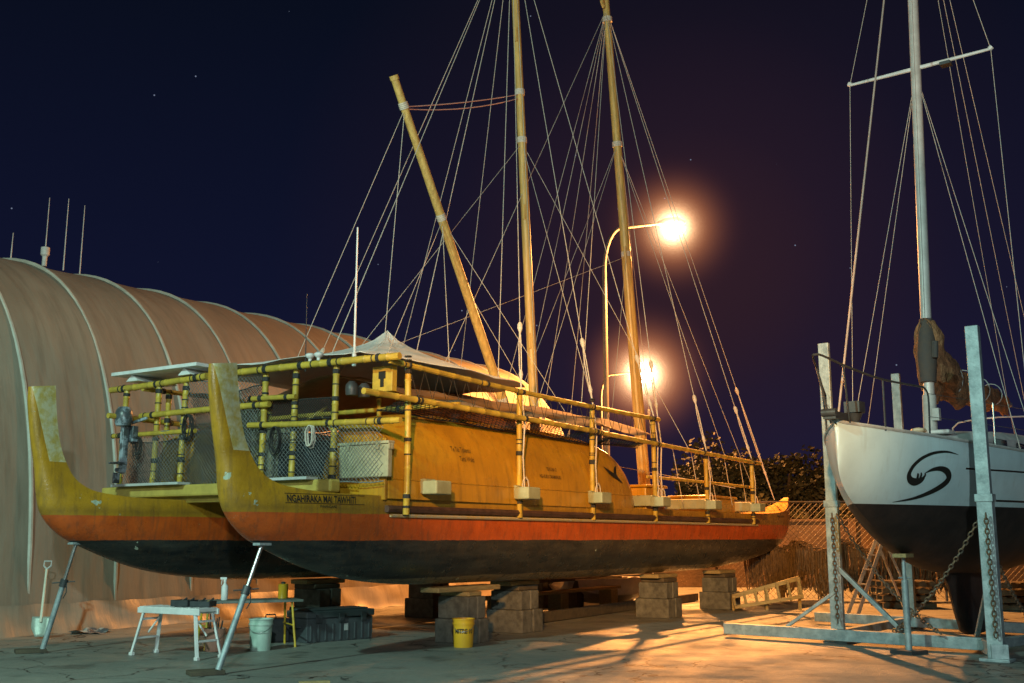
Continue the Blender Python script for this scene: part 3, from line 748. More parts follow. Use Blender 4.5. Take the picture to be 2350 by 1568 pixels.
mb=MB();mb.lathe([(.0,0),(.03,0),(.03,.03),(0,.03)],(0,0,.205),12);mb.done('tin_lid',m_dark,e)

TX=empty('tool_chest',(-2.72,16.85,0),math.atan2(.69,.72),'large dark grey plastic tool chest on the asphalt','tool box')
m_tx=mat('tool_chest_grey',(.075,.09,.10),(.05,.06,.065),.45,5)
mb=MB();mb.box((0,0,.17),(1.18,.50,.34))
for i in range(9):mb.box((-.52+i*.13,-.255,.14),(.035,.02,.24))
mb.done('chest_body',m_tx,TX,smooth=False,bevel=.02)
mb=MB();mb.box((0,0,.395),(1.22,.54,.10));mb.box((0,0,.455),(1.06,.42,.03))
mb.done('chest_lid',m_tx,TX,smooth=False,bevel=.02)
for x in(-.4,0,.4):
    mb=MB();mb.box((x,-.28,.34),(.10,.025,.13));mb.box((x,-.295,.32),(.07,.012,.05));mb.done('latch',m_dark,TX,smooth=False,bevel=.005)
mb=MB();mb.box((.10,-.262,.20),(.08,.006,.10));mb.done('sticker',m_dwhite,TX,smooth=False)
for x in(-1,1):
    mb=MB();mb.tube([(x*.60,-.12,.22),(x*.65,-.1,.22),(x*.65,.1,.22),(x*.60,.12,.22)],.012,6);mb.done('handle',m_dark,TX)
e=empty('carry_case',(-3.55,16.5,0),.5,'small black carry case beside the tool chest','tool box')
mb=MB();mb.box((0,0,.17),(.5,.28,.34));mb.done('case_body',m_dark,e,smooth=False,bevel=.02);mb=MB();mb.tube([(-.08,0,.34),(-.07,0,.39),(.07,0,.39),(.08,0,.34)],.012,6);mb.done('handle',m_dark,e)

SV=empty('shovel',(-7.15,17.0,0),0,'long handled shovel leaning on the fabric shed wall','shovel')
ax=Vector((-.05,.22,1.02)).normalized();bs=Vector((0,0,.03))
mb=MB();rows=[]
for i in range(8):
    f=i/7;c=bs+ax*.30*f
    rows.append([c+Vector((x*(.06+.075*min(1,f*2.2)),.03*(1-x*x)-.01,0)) for x in(-1,-.5,0,.5,1)])
mb.grid(rows);mb.done('blade',mat('shovel_steel',(.42,.50,.44),(.3,.36,.32),.45,8,metal=.3),SV,solid=.004)
mb=MB();mb.tube([bs+ax*.22,bs+ax*1.02],[.022,.019],10);mb.done('handle',mat('shovel_handle',(.74,.72,.60),(.58,.56,.45),.6),SV)
mb=MB();tp=bs+ax*1.02;mb.tube([tp,tp+Vector((-.055,.02,.05)),tp+Vector((-.055,.035,.12)),tp+Vector((.055,.035,.12)),tp+Vector((.055,.02,.05)),tp],.013,7);mb.done('grip',m_dwhite,SV)
mb=MB();rows=[]
for i in range(16):
    rows.append([(x,y,max(.004,.09*noise.noise(Vector((x*7,y*7,2)))+.05*(1-(x*x+y*y)*9))) for x,y in[(-.28+i*.035+.03*math.sin(j),-.2+j*.03) for j in range(14)]])
mb.grid(rows);tag(mb.done('crumpled_rag',mat('rag',(.4,.4,.38),(.08,.08,.09),.9,9,lo=.45,hi=.55),loc=(-6.75,18.0,0)),'crumpled rags lying beside the shed skirt','rag')
mb=MB();mb.box((0,0,.02),(.32,.07,.04),rz=.3);tag(mb.done('timber_offcut',m_wood,loc=(-2.05,11.75,0),smooth=False,bevel=.004),'small pale timber off-cut on the asphalt','wood')

# ------------------------------------------------------------ street lamps
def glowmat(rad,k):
    m=bpy.data.materials.new('lamp_glow_volume');m.use_nodes=True;nt=m.node_tree;nt.nodes.clear()  # emission volume painting the glow, nothing here scatters lamp light
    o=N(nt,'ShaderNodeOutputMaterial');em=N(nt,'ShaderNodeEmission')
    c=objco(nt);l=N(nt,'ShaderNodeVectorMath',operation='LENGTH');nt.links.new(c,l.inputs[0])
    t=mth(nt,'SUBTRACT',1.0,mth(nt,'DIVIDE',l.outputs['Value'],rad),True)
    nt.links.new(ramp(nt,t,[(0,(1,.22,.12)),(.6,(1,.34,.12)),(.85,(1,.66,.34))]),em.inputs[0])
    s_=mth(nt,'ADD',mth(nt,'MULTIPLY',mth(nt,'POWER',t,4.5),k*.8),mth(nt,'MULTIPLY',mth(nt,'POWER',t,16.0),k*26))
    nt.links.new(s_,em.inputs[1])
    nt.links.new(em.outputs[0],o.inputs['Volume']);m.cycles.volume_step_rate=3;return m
m_bulb=bpy.data.materials.new('sodium_bulb');m_bulb.use_nodes=True
bb=m_bulb.node_tree.nodes['Principled BSDF'];bb.inputs['Emission Color'].default_value=(1,.86,.60,1);bb.inputs['Emission Strength'].default_value=40
def lamp(x,y,h,dx,gr,k,bs=1):
    e=empty('street_lamp',(x,y,0),0,'tall curved grey street lamp with a glowing sodium head','street lamp','sodium street lamps')
    pts=[(0,0,0),(0,0,h-1.6)]+[(.55*(1-math.cos(a)),0,h-1.6+1.35*math.sin(a)) for a in[i*math.pi/16 for i in range(1,9)]]+[(dx-.35,0,h-.12)]
    mb=MB();mb.tube(pts,[.09]+[.065]+[.055]*8+[.035],12);mb.tube([(0,0,0),(0,0,.5)],.15,12);mb.done('pole',m_pole,e)
    mb=MB();mb.tube([(dx-.45,0,h-.12),(dx-.25,0,h-.08),(dx+.1,0,h-.06),(dx+.35,0,h-.1)],[.06,.12,.15,.06],12);mb.done('lamp_head',m_pole,e)
    mb=MB();mb.lathe([(0,-.16*bs),(.14*bs,-.14*bs),(.22*bs,-.05*bs),(.23*bs,.02*bs),(.14*bs,.08),(0,.10)],(dx,0,h-.25),18);mb.done('bulb',m_bulb,e)
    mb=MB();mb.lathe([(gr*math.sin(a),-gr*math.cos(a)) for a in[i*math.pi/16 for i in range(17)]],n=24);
    o=mb.done('added_glow',glowmat(gr,k),e,loc=(dx,0,h-.25))  # self-glowing sphere added as a halo around the lamp head
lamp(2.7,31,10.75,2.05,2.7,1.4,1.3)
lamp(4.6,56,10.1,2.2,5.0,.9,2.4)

# ------------------------------------------------------------ yacht
YA=empty('sailing_yacht',(4.03,13.4,0),R(51.7),'white sloop with black bottom propped in a steel cradle','boat')
KE=[(-.07,2.86),(-.09,2.5),(-.07,2.26),(.12,2.05),(.43,1.88),(1.0,1.63),(1.66,1.39),(3.0,1.06),(4.4,.95),(6,.95),(8,1.15),(10,1.7),(11,2.0)]
SHR=[(-.12,2.90),(.0,2.88),(.12,2.87),(.35,2.85),(.8,2.81),(1.4,2.77),(2.1,2.73),(3.2,2.68),(4.4,2.64),(6,2.60),(8,2.60),(10,2.64),(11,2.68)]
BE=[.02,.07,.13,.27,.50,.75,.98,1.28,1.46,1.56,1.45,1.12,.9]
EX=[1,1,1.05,1.1,1.2,1.3,1.45,1.7,2,2.2,2.2,2.2,2.2]
yp=cr([(a[0],a[1],b[0],b[1],c,d) for a,b,c,d in zip(KE,SHR,BE,EX)],5)
def yw(q,f):
    return q[4]*max(0,1-f**q[5])**(.62 if q[5]>1.25 else .62+.3*(1.25-q[5])/.25)
mb=MB();rows=[];flv=[0,.08,.18,.3,.42,.54,.66,.77,.86,.93,.975,1]
for q in yp:
    def P(f,sg):return(q[2]+(q[0]-q[2])*f,sg*yw(q,f),q[3]+(q[1]-q[3])*f)
    rows.append([P(f,-1) for f in flv]+[P(f,1) for f in reversed(flv[:-1])])
mb.grid(rows);hitY=caster(mb)
n=len(rows[0]);mb.f.append(tuple((len(rows)-1)*n+i for i in range(n)));mb.mi.append(0)
def yhullmat():
    m,nt,b=newmat('yacht_hull_paint');co=objco(nt);s=N(nt,'ShaderNodeSeparateXYZ');nt.links.new(co,s.inputs[0]);z=s.outputs[2]
    wh=mixc(nt,ramp(nt,noi(nt,1.8,6,.6,co),[(.4,0.0),(.75,1.0)]),(.60,.80,.86),(.50,.68,.74))
    runs=N(nt,'ShaderNodeMapping');runs.inputs['Scale'].default_value=(8,8,.6);nt.links.new(co,runs.inputs[0])
    wh=mixc(nt,mth(nt,'MULTIPLY',ramp(nt,noi(nt,1.6,5,.6,runs.outputs[0]),[(.55,0.0),(.8,1.0)]),.3),wh,(.36,.42,.40))
    bl=mixc(nt,ramp(nt,noi(nt,3,7,.65,co),[(.4,0.0),(.7,1.0)]),(.016,.013,.013),(.045,.03,.026))
    c=mixc(nt,mth(nt,'GREATER_THAN',z,1.92),bl,wh)
    st=mth(nt,'MULTIPLY',mth(nt,'LESS_THAN',mth(nt,'ABSOLUTE',mth(nt,'SUBTRACT',z,2.40)),.012),mth(nt,'GREATER_THAN',s.outputs[0],2.0))
    st2=mth(nt,'MULTIPLY',mth(nt,'LESS_THAN',mth(nt,'ABSOLUTE',mth(nt,'SUBTRACT',z,2.00)),.014),mth(nt,'GREATER_THAN',s.outputs[0],2.6))
    c=mixc(nt,mth(nt,'MAXIMUM',st,st2),c,(.02,.02,.02))
    nt.links.new(c,b.inputs['Base Color'])
    nt.links.new(mixc(nt,mth(nt,'GREATER_THAN',z,1.92),(.7,.7,.7),(.25,.25,.25)),b.inputs['Roughness'])
    bump(nt,b,noi(nt,8,4,.6,co),.08,.02);return m
YHo=mb.done('hull',yhullmat(),YA)
def ywi(s,z):
    a=None
    for q1,q2 in zip(yp,yp[1:]):
        if q1[2]<=s<=q2[2]:
            t=(s-q1[2])/max(1e-6,q2[2]-q1[2]);a=[x+(y-x)*t for x,y in zip(q1,q2)];break
    if a is None:a=yp[-1]
    f=max(0,min(1,(a[3]-z)/(a[3]-a[1])));return yw(a,f)
def ribbon(mb,px,wd):
    pts=cr([(x,y,w_) for (x,y),w_ in zip(px,wd)],8);rws=[[],[],[]]
    for i,(x,y,w_) in enumerate(pts):
        a=pts[max(0,i-1)];b=pts[min(len(pts)-1,i+1)];dx,dy=b[0]-a[0],b[1]-a[1];l=math.hypot(dx,dy) or 1
        nx,ny=-dy/l,dx/l
        for k,sg in enumerate((1,0,-1)):
            X=x+nx*w_*sg;Y=y+ny*w_*sg;rws[k].append((X,hitY(X,Y,.014),Y))
    mb.grid(rws)
def ep(x,y):return(.90+(x-2065)/115*.80,1.5+(1235-y)/184)
mb=MB()
ribbon(mb,[ep(*q) for q in[(2192,1038),(2162,1033),(2128,1037),(2100,1050),(2082,1068),(2075,1088),(2081,1101),(2095,1106),(2108,1102),(2114,1094)]],[.002,.012,.018,.022,.026,.032,.040,.046,.036,.022])
for q in([(2098,1098),(2097,1090),(2095,1086)],[(2105,1097),(2105,1089),(2103,1084)],[(2112,1096),(2115,1090),(2113,1086)]):
    ribbon(mb,[ep(*p) for p in q],[.020,.016,.008])
mb.done('curl_emblem',m_ink,YHo)
mb=MB();ribbon(mb,[ep(*q) for q in[(2112,1086),(2130,1076),(2152,1073),(2170,1080),(2178,1095),(2166,1112),(2138,1130),(2104,1144),(2060,1153)]],[.004,.020,.032,.041,.045,.041,.030,.017,.002]);mb.done('curl_emblem',m_ink,YHo)
for sg in(-1,1):
    mb=MB();mb.tube([(q[2],sg*q[4],q[3]+.02) for q in yp],.022,6);mb.done('toe_rail',m_dwhite,YA)
mb=MB();mb.grid([[(q[2],q[4]*c,q[3]+.012+.05*(1-c*c)*min(1,q[4])) for c in(-.98,-.6,-.2,.2,.6,.98)] for q in yp]);mb.done('deck',m_dwhite,YA)
mb=MB();rows=[]
for s,h,b in cr([(2.3,.03,.45),(2.7,.16,.62),(3.4,.30,.78),(4.6,.38,.92),(6.4,.42,1.0),(7.3,.42,.98)],3):
    rows.append([(s,-b,2.66),(s,-b*.95,2.66+h*.8),(s,-b*.8,2.70+h),(s,0,2.75+h),(s,b*.8,2.70+h),(s,b*.95,2.66+h*.8),(s,b,2.66)])
mb.grid(rows);k=(len(rows)-1)*7;mb.f.append(tuple(k+i for i in range(7)));mb.mi.append(0);YC=mb.done('cabin',m_white,YA)
for s in(3.9,4.9,5.9):
    mb=MB();mb.box((s,-(.86+.05*(s-3.9))-.02,2.86),(.5,.02,.12),rz=-.06)
    mb.done('cabin_window',mat('dark_glass',(.01,.012,.015),(.02,.02,.02),.1,3,bmp=0),YC,smooth=False,bevel=.01)
mb=MB();mb.box((1.55,0,2.84),(.5,.5,.06));mb.done('hatch',m_white,YA,smooth=False,bevel=.02)
mb=MB();mb.box((2.9,-.35,2.98),(.3,.3,.05));mb.done('hatch',m_white,YA,smooth=False,bevel=.02)
for q in((1.9,-.35,2.8),(2.55,.2,2.86)):
    mb=MB();mb.lathe([(.05,0),(.05,.06),(.09,.10),(.11,.12),(.09,.15),(0,.17)],q,14);mb.done('vent_cowl',mat('cream_vent',(.7,.64,.46),(.55,.5,.36),.5),YA)
def foil(name,secs,m):
    mb=MB();rows=[]
    for(x0,x1,z,th) in secs:
        r=[]
        for i in range(16):
            a=2*math.pi*i/16;cx=(1-math.cos(a))/2
            yy=th*(math.sin(a))*(1.0-.45*cx);r.append((x0+(x1-x0)*cx,yy,z))
        rows.append(r)
    mb.grid(rows,close=True);mb.f.append(tuple(reversed(range(16))));mb.mi.append(0);k=(len(rows)-1)*16;mb.f.append(tuple(k+i for i in range(16)));mb.mi.append(0)
    mb.done(name,m,YA)
m_bot=mat('black_antifoul',(.02,.015,.014),(.05,.032,.028),.7,4)
foil('keel',[(4.60,5.8,.06,.10),(4.40,5.95,.12,.16),(4.15,6.1,.4,.15),(3.9,6.2,.8,.16),(3.5,6.5,1.1,.2)],m_bot)
foil('rudder',[(9.3,9.9,.55,.04),(9.2,9.95,.8,.05),(9.1,10.1,1.7,.06)],m_bot)
def ym(z):return 3.55+.085*(z-3.16)
mb=MB();mb.tube([(ym(z),0,z) for z in(2.7,6,10.5,14)],.080,14);mb.tube([(ym(z)-.085,0,z) for z in(4.7,9,14)],.015,6);YMo=mb.done('mast',mat('mast_alloy',(.66,.64,.62),(.5,.48,.46),.45,4,metal=.2),YA)
mb=MB();mb.tube([(ym(2.72),0,2.72),(ym(3.6),0,3.6)],.10,14);mb.box((3.48,-.12,3.3),(.1,.1,.18));mb.done('mast_collar',m_dwhite,YMo)
SPX=ym(8.98)+.10
for sg in(-1,1):
    mb=MB();mb.tube([(ym(8.98),0,8.98),(SPX,sg*1.13,9.03)],[.035,.022],8);mb.tube([(SPX,sg*1.11,9.03),(SPX,sg*1.15,9.06)],.04,8);mb.done('spreader',m_white,YMo)
mb=MB();mb.box((ym(8.9)-.1,-.5,8.88),(.16,.16,.05));mb.done('deck_light',m_dark,YMo)
mb=MB();mb.tube([(3.7,0,3.84),(8.2,0,3.90)],.05,10);mb.done('boom',m_alu,YA)
mb=MB();prof=cr([(3.58,4.78,.06,.06),(3.62,4.60,.15,.22),(3.72,4.30,.22,.47),(3.98,4.12,.24,.46),(4.3,4.02,.23,.34),(4.9,3.96,.20,.23),(6,3.95,.16,.18),(7,3.97,.13,.14),(7.95,3.97,.07,.09)],16);rows=[]
for i,(s,z,wd,hh) in enumerate(prof):
    rw=[]
    for k in range(44):
        a=2*math.pi*k/44
        n1=noise.noise(Vector((s*2.6,math.cos(a)*1.4,math.sin(a)*1.4)));n2=noise.noise(Vector((s*6+a*1.2,math.cos(a)*2.4,math.sin(a)*2.4)));n3=noise.noise(Vector((s*4,a*4.0,3)))
        q=1+.26*n1+.24*n2+.18*abs(n3)-.22*abs(math.sin(s*4.0+math.sin(a)*1.5))**3
        rw.append((s+.06*n2,wd*math.cos(a)*q,z+hh*math.sin(a)*q-.05*abs(math.sin(s*2.2))-(.10*max(0,-math.sin(a))*(1+n1))))
    rows.append(rw)
mb.grid(rows,close=True);mb.done('sail_cover',mat('brown_canvas',(.42,.20,.09),(.17,.095,.05),.85,2.6,bmp=1.0,bscale=5,bd=.10),YA)
for s in(4.6,5.4,6.2,7.0):
    mb=MB();mb.tube([(s,.22*math.cos(a)*(1-.07*(s-4.6)),3.96+.27*math.sin(a)*(1-.12*(s-4.6))) for a in[i*math.pi/8 for i in range(16)]],.008,5,closed=True)
    mb.done('cover_tie',m_dwhite,YA)
mb=MB();mb.tube([(ym(3.8)-.02,-.0,3.8),(ym(4.2)-.03,.0,4.2),(ym(4.5),0,4.55),(ym(4.75),0,4.78)],[.12,.15,.13,.10],12);mb.tube([(3.5,-.15,4.15),(3.52,-.16,4.4)],.05,8);mb.done('cover_collar',mat('dark_canvas',(.10,.075,.06),(.06,.06,.065),.8),YA)
def yrope(a,b,r=.0045,m=None,nm='stay'):
    mb=MB();mb.tube([a,b],r,5);mb.done(nm,m or m_line,YA)
TOP=(ym(13.9),0,13.9)
yrope((-.02,0,2.95),TOP,.015,mat('furled_foil',(.45,.38,.34),(.3,.26,.24),.6))
for sg in(-1,1):
    sp_=(SPX,sg*1.13,9.03)
    yrope((3.85,sg*1.32,2.7),sp_);yrope(sp_,TOP)
    yrope((3.45,sg*1.25,2.7),(ym(8.9),0,8.9));yrope((4.2,sg*1.3,2.7),(ym(8.9),0,8.9))
    yrope((10.9,sg*.2,2.75),TOP)
yrope((8.1,0,3.9),TOP,.004);yrope((8.1,0,3.9),(10.0,.3,2.8),.005)
mb=MB()
R1=[(1.25,-.66,3.42),(.5,-.40,3.46),(-.1,-.2,3.56),(-.55,-.06,3.66),(-.62,0,3.67),(-.55,.06,3.66),(-.1,.2,3.56),(.5,.40,3.46),(1.25,.66,3.42)]
mb.tube(cr(R1,4),.014,6)
for sg in(-1,1):
    mb.tube(cr([(1.25,sg*.66,3.42),(1.32,sg*.69,3.30),(1.28,sg*.69,2.80)],4),.013,6);mb.tube([(.5,sg*.4,3.46),(.55,sg*.38,2.82)],.013,6);mb.tube([(-.2,sg*.17,3.58),(.05,sg*.12,2.9)],.013,6)
mb.done('pulpit',m_dark,YA)
mb=MB();mb.box((-.08,0,2.97),(.42,.16,.09));mb.tube([(-.28,-.09,3.0),(-.28,.09,3.0)],.05,10);mb.done('bow_roller',m_dark,YA)
mb=MB();mb.lathe([(0,0),(.10,0),(.08,.06),(.05,.1),(.09,.18),(.10,.2),(.0,.22)],(.55,0,2.86),12);mb.box((.55,0,3.14),(.2,.2,.14));mb.done('windlass',m_dark,YA)
for sg in(-1,1):
    prev=(1.28,sg*.69,3.34)
    for s in(2.7,4.5,6.3,8.1,9.8):
        y=sg*(ywi(s,2.62)-.04);mb=MB();mb.tube([(s,y,2.66),(s,y*1.01,3.32)],.012,6);mb.done('stanchion',m_steel,YA)
        for dz in(0,-.3):yrope((prev[0],prev[1],prev[2]+dz),(s,y,3.31+dz),.004,m_steel,'lifeline')
        prev=(s,y,3.31)
mb=MB();mb.tube(cr([(7.3,-.7,3.1),(7.4,-.7,3.55),(7.4,.7,3.55),(7.3,.7,3.1)],4),.015,6);mb.box((7.9,0,2.9),(1.6,1.6,.35));mb.done('cockpit_coaming',m_white,YA,smooth=False)

CR=empty('boat_cradle',(5.3,15.4,0),0,'galvanised steel boat cradle with four uprights and chains','cradle')
CO=Vector((5.3,15.4,0))
def cb(name,a,b,w_,h_,m=m_galv):
    mb=MB();mb.beam(Vector(a)-CO,Vector(b)-CO,w_,h_);return mb.done(name,m,CR,smooth=False,bevel=.008)
ups=[((4.75,16.35),4.42,.19,.09),((6.0,13.95),4.22,.19,.14),((6.76,19.0),4.35,.17,.1),((8.4,16.6),4.3,.17,.1)]
for (x,y),h,a,b in ups:
    mb=MB();mb.box((x-CO.x,y-CO.y,1.0),(a,b,2.0),rz=R(-38));mb.box((x-CO.x,y-CO.y,1.0+h/2),(a*.86,b*.8,h-2.0),rz=R(-38));mb.box((x-CO.x,y-CO.y,2.0),(a+.03,b+.03,.10),rz=R(-38))
    mb.box((x-CO.x,y-CO.y,.02),(.36,.3,.04),rz=R(-38))
    mb.done('upright',m_galv,CR,smooth=False,bevel=.008)
cb('base_beam',(3.3,17.35,.13),(6.25,14.75,.13),.14,.16)
cb('base_beam',(6.25,14.75,.12),(6.0,13.85,.12),.20,.18)
cb('base_beam',(5.4,19.9,.13),(8.9,16.4,.13),.14,.16)
cb('base_beam',(4.75,16.3,.13),(6.76,19.0,.13),.12,.12)
cb('base_beam',(6.1,14.6,.13),(8.4,16.6,.13),.12,.12)
cb('diagonal_brace',(4.75,16.3,1.1),(5.45,15.6,.2),.06,.06);cb('diagonal_brace',(4.75,16.3,.75),(4.1,16.75,.2),.05,.05);cb('diagonal_brace',(5.98,14.1,.8),(6.2,15.0,.2),.06,.06)
def chain(a,b,sag=.15):
    a=Vector(a)-CO;b=Vector(b)-CO;L=(b-a).length;n=int(L/.062);mb=MB()
    def at(t):return a.lerp(b,t)-Vector((0,0,sag*4*t*(1-t)))
    for i in range(n):
        c=at((i+.5)/n);d=(at((i+1)/n)-at(i/n)).normalized();s1=d.cross(Vector((.3,.9,.2))).normalized();s2=d.cross(s1)
        sd=s1 if i%2 else s2
        mb.tube([c+d*(.042*math.cos(q))+sd*(.023*math.sin(q)) for q in[k*math.pi/4 for k in range(8)]],.010,4,closed=True)
    mb.done('chain',m_rust,CR)
chain((4.75,16.15,1.85),(5.7,14.95,.25),.2);chain((5.95,14.05,1.75),(5.3,15.6,.22));chain((5.92,13.78,1.8),(5.94,13.80,.3),.0);chain((4.70,16.20,1.85),(4.70,16.18,.3),0)
chain((6.0,14.05,1.6),(7.4,15.9,.3))
e=empty('keel_prop',(5.23,14.85,0),0,'slim steel screw prop with timber pad under the bow','prop stand')
mb=MB();mb.tube([(0,0,.05),(0,0,.95)],.045,12);mb.tube([(0,0,.9),(0,0,1.25)],.025,10);mb.tube([(-.08,0,.98),(.08,0,.98)],.012,6);mb.done('post',m_galv,e)
mb=MB();mb.box((0,0,.025),(.34,.34,.05),rz=.6);mb.done('foot_plate',m_dark,e,smooth=False)
mb=MB();mb.box((0,0,1.27),(.30,.18,.05),rz=.9);mb.done('timber_pad',m_wood,e,smooth=False)

# ------------------------------------------------------------ background
e=empty('step_ladder',(7.2,22.6,0),.2,'aluminium step ladder standing behind the yacht cradle','ladder')
for y in(-.2,.2):
    mb=MB();mb.beam((-.35,y,0),(.32,y*.7,1.45),.03,.07);mb.done('ladder_rail',m_alu,e,smooth=False)
for i in range(1,5):
    mb=MB();f=i/5;mb.beam((-.35+.67*f,-.2,1.45*f),(-.35+.67*f,.2,1.45*f),.08,.025);mb.done('rung',m_alu,e,smooth=False)
for y in(-.22,.22):
    mb=MB();mb.beam((.95,y,0),(.35,y*.7,1.45),.03,.04);mb.done('back_leg',m_alu,e,smooth=False)
e=empty('timber_trestle',(5.35,23.6,0),0,'low slatted timber frame lying by the concrete blocks','frame')
mb=MB();mb.beam((-.7,0,.28),(.75,.1,.66),.05,.09);mb.beam((-.7,-.25,.08),(.75,-.2,.30),.05,.07)
for i in range(7):
    f=i/6;x=-.68+1.4*f;mb.beam((x,-.24,.05+.2*f),(x,.05,.32+.36*f),.05,.04)
    if i%3==0:mb.beam((x,0,0),(x,0,.3+.36*f),.06,.06)
mb.done('timber_frame',m_wood,e,smooth=False)

FE=empty('chain_link_fence',(5.0,27.2,0),-.04,'rusty chain link fence with steel posts at the yard edge','fence')
m_fence=mat('rusty_wire',(.16,.12,.09),(.10,.075,.05),.6,7)
mb=MB();Lf,Hf=22,2.35;cell=.14
for i in range(int((Lf+Hf)/cell)):
    for sg in(0,1):
        z0,z1=0.05,Hf
        x0=i*cell-(Hf if sg==0 else 0);x1=x0+Hf
        if sg: x0,x1=i*cell,i*cell-Hf
        def cl(xa,za,xb,zb):
            if xa>xb: xa,za,xb,zb=xb,zb,xa,za
            if xb<0 or xa>Lf:return None
            if xa<0: za+= (0-xa)/(xb-xa)*(zb-za);xa=0
            if xb>Lf: zb-= (xb-Lf)/(xb-xa)*(zb-za);xb=Lf
            return(xa,0,za),(xb,0,zb)
        c=cl(x0,z0,x1,z1)
        if c:mb.tube(c,.005,3,cap=False)
mb.done('wire_mesh',m_fence,FE,smooth=False)
for i in range(9):
    mb=MB();mb.tube([(i*2.75,0,0),(i*2.75,0,2.45)],.035,8);mb.done('fence_post',m_fence,FE)
mb=MB();mb.tube([(0,0,2.38),(Lf,0,2.38)],.02,6);mb.done('top_rail',m_fence,FE)
WL=MB();WL.box((14,0,1.0),(36,.2,2.0))
for i in range(13):WL.box((-3.5+i*2.9,-.14,1.05),(.22,.12,2.1))
WL.box((14,0,2.04),(36,.3,.08))
tag(WL.done('boundary_wall',mat('brown_wall',(.12,.075,.045),(.05,.035,.025),.95,.9,bmp=.7,bscale=12,bd=.03),loc=(2.5,34.6,0),smooth=False,bevel=.01),'dark brown boundary wall behind the chain link fence','wall')
m_fnet=mat('old_fishing_rope',(.16,.10,.05),(.07,.045,.025),.9,12,bmp=.5)
for(x0,wd) in((5.6,1.0),(6.5,1.2),(7.6,1.3),(8.8,1.3),(10.2,1.2)):
    mb=MB();o=Vector((x0,26.95,0))
    for i in range(60):
        x=random.uniform(0,wd);y=random.uniform(-.22,.05);l=random.uniform(.7,1.2);tp=1.3+.10*math.sin(x*5)+random.uniform(-.08,.05)
        x2=x+random.uniform(.05,.25)
        mb.tube(cr([(x,y,tp-l*.5),(x+.02,y,tp-.03),(x+.07,y-.03,tp),(x2,y,tp-.06),(x2+.02,y-.05,tp-l*.6),((x+x2)/2,y-.04,tp-l),(x,y,tp-l*.5)],3),.016,5)
    tag(mb.done('hanging_rope_coil',m_fnet,loc=o),'bundle of old brown rope hung on the fence','rope',"rope bundles hung on the fence")
for(x,y,c_,lab) in((8.6,24.6,m_dwood,'dark stack of timber pallets beside the fence'),(10.6,23.8,m_dwood,'dark stack of timber pallets beside the fence')):
    mb=MB()
    for k in range(4):
        for q in range(6):mb.box((-.5+q*.2,0,.12+k*.15),(.1,.9,.02))
        for q in(-.4,0,.4):mb.box((0,q,.06+k*.15),(1.15,.08,.09))
    tag(mb.done('pallet_stack',c_,loc=(x,y,0),smooth=False),lab,'pallets','pallet stacks by the fence')
mb=MB();mb.lathe([(0,0),(.22,0),(.24,.1),(.24,.4),(.22,.5),(0,.5)],n=18);tag(mb.done('drum',mat('orange_drum',(.5,.14,.04),(.35,.1,.03),.5),loc=(8.9,21.6,0)),'small orange plastic drum behind the yacht','drum')
mb=MB();rows=[]
for s,b,z0 in cr([(-1.3,.35,.30),(-.6,.6,.12),(.2,.66,.08),(.9,.45,.2),(1.35,.05,.5)],4):
    rows.append([(s,-b,.62),(s,-b*.9,z0+.2),(s,0,z0),(s,b*.9,z0+.2),(s,b,.62)])
mb.grid(rows);o=tag(mb.done('dinghy',m_white,loc=(2.1,25.0,0),solid=.03),'small white dinghy lying beyond the canoe','boat');o.rotation_euler=(0,0,.5)

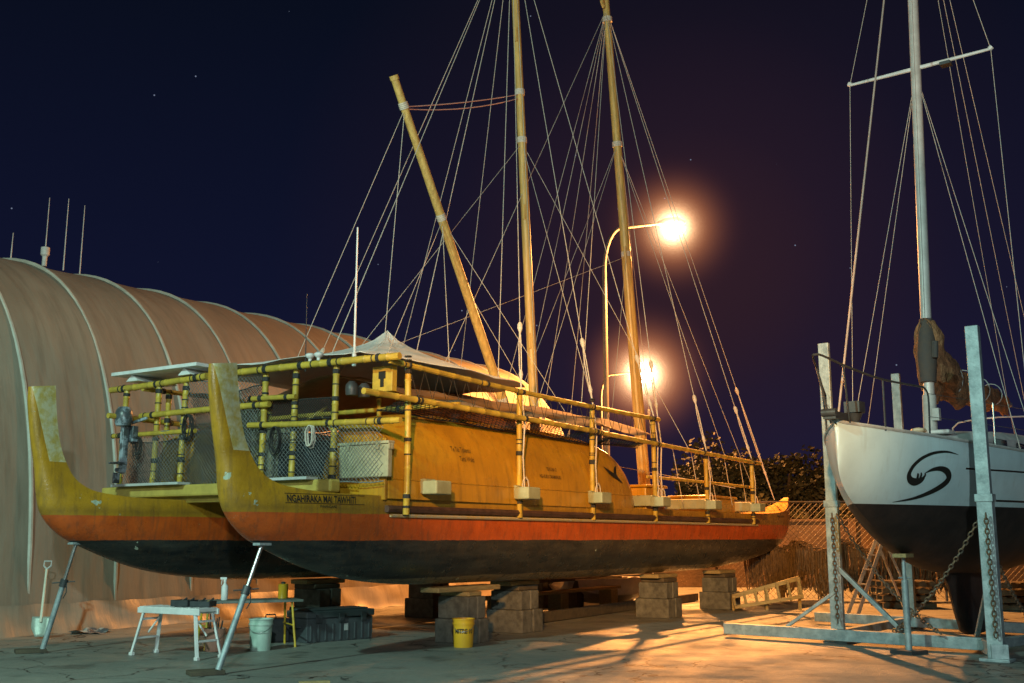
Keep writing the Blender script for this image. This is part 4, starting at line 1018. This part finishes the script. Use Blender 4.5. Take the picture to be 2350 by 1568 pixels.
def leafmat():
    m,nt,b=newmat('foliage');co=objco(nt)
    c=mixc(nt,ramp(nt,noi(nt,1.2,4,.6,co),[(.4,0.0),(.6,1.0)]),(.028,.032,.012),(.055,.050,.018))
    nt.links.new(c,b.inputs['Base Color']);b.inputs['Roughness'].default_value=.8;return m
m_leaf=leafmat();m_bark=mat('bark',(.10,.07,.05),(.05,.035,.025),.9,5)
def tree(x,y,h,r,seed,lab):
    rn=random.Random(seed);e=empty('tree',(x,y,0),0,lab,'tree','trees beyond the yard fence')
    mb=MB();mb.tube([(0,0,0),(.1,0,h*.25),(0,.1,h*.5),(.1,.1,h*.75)],[.28,.22,.16,.06],8);tips=[]
    for i in range(9):
        a=rn.uniform(0,6.3);z=h*rn.uniform(.3,.55);L=r*rn.uniform(.5,.95);p1=Vector((math.cos(a)*L*.5,math.sin(a)*L*.5,z+h*.12));p2=Vector((math.cos(a)*L,math.sin(a)*L,z+h*rn.uniform(.1,.35)))
        mb.tube([(0,0,z),p1,p2],[.1,.06,.02],6);tips.append(p2)
    mb.done('trunk',m_bark,e)
    mb=MB();clumps=[(t,rn.uniform(.5,.9)*r*.5) for t in tips]
    for i in range(30):
        a=rn.uniform(0,6.3);q=rn.random()**.5*r;zz=h*(.40+.56*rn.random()*(1-(q/r)**2*.6));clumps.append((Vector((math.cos(a)*q,math.sin(a)*q,zz)),rn.uniform(.22,.42)*r))
    for c,cr_ in clumps:
        for k in range(190):
            d=Vector((rn.gauss(0,1),rn.gauss(0,1),rn.gauss(0,.8))).normalized()*cr_*rn.uniform(.45,1.08);p=c+d
            s=rn.uniform(.07,.17);u=Vector((rn.uniform(-1,1),rn.uniform(-1,1),rn.uniform(-1,1))).normalized();v=u.orthogonal().normalized()
            mb.add([p-u*s,p+v*s*.6,p+u*s,p-v*s*.6],[(0,1,2,3)])
    mb.done('crown',m_leaf,e,smooth=False)
tree(10.2,52,6.4,2.3,1,'dark round tree lit orange by the street lamps')
tree(12.6,50,5.9,2.2,2,'dark round tree lit orange by the street lamps')
tree(14.6,48,4.4,2.0,3,'low bushy tree behind the fence')
tree(17.2,47,4.6,2.2,4,'low bushy tree behind the fence')
tree(8.6,49,4.6,1.6,5,'low bushy tree behind the fence')
tree(20.5,47,4.4,2.2,6,'low bushy tree behind the fence')
tree(13.0,40,3.0,1.7,7,'low bushy tree behind the fence')
tree(9.4,41,3.0,1.6,8,'low bushy tree behind the fence')
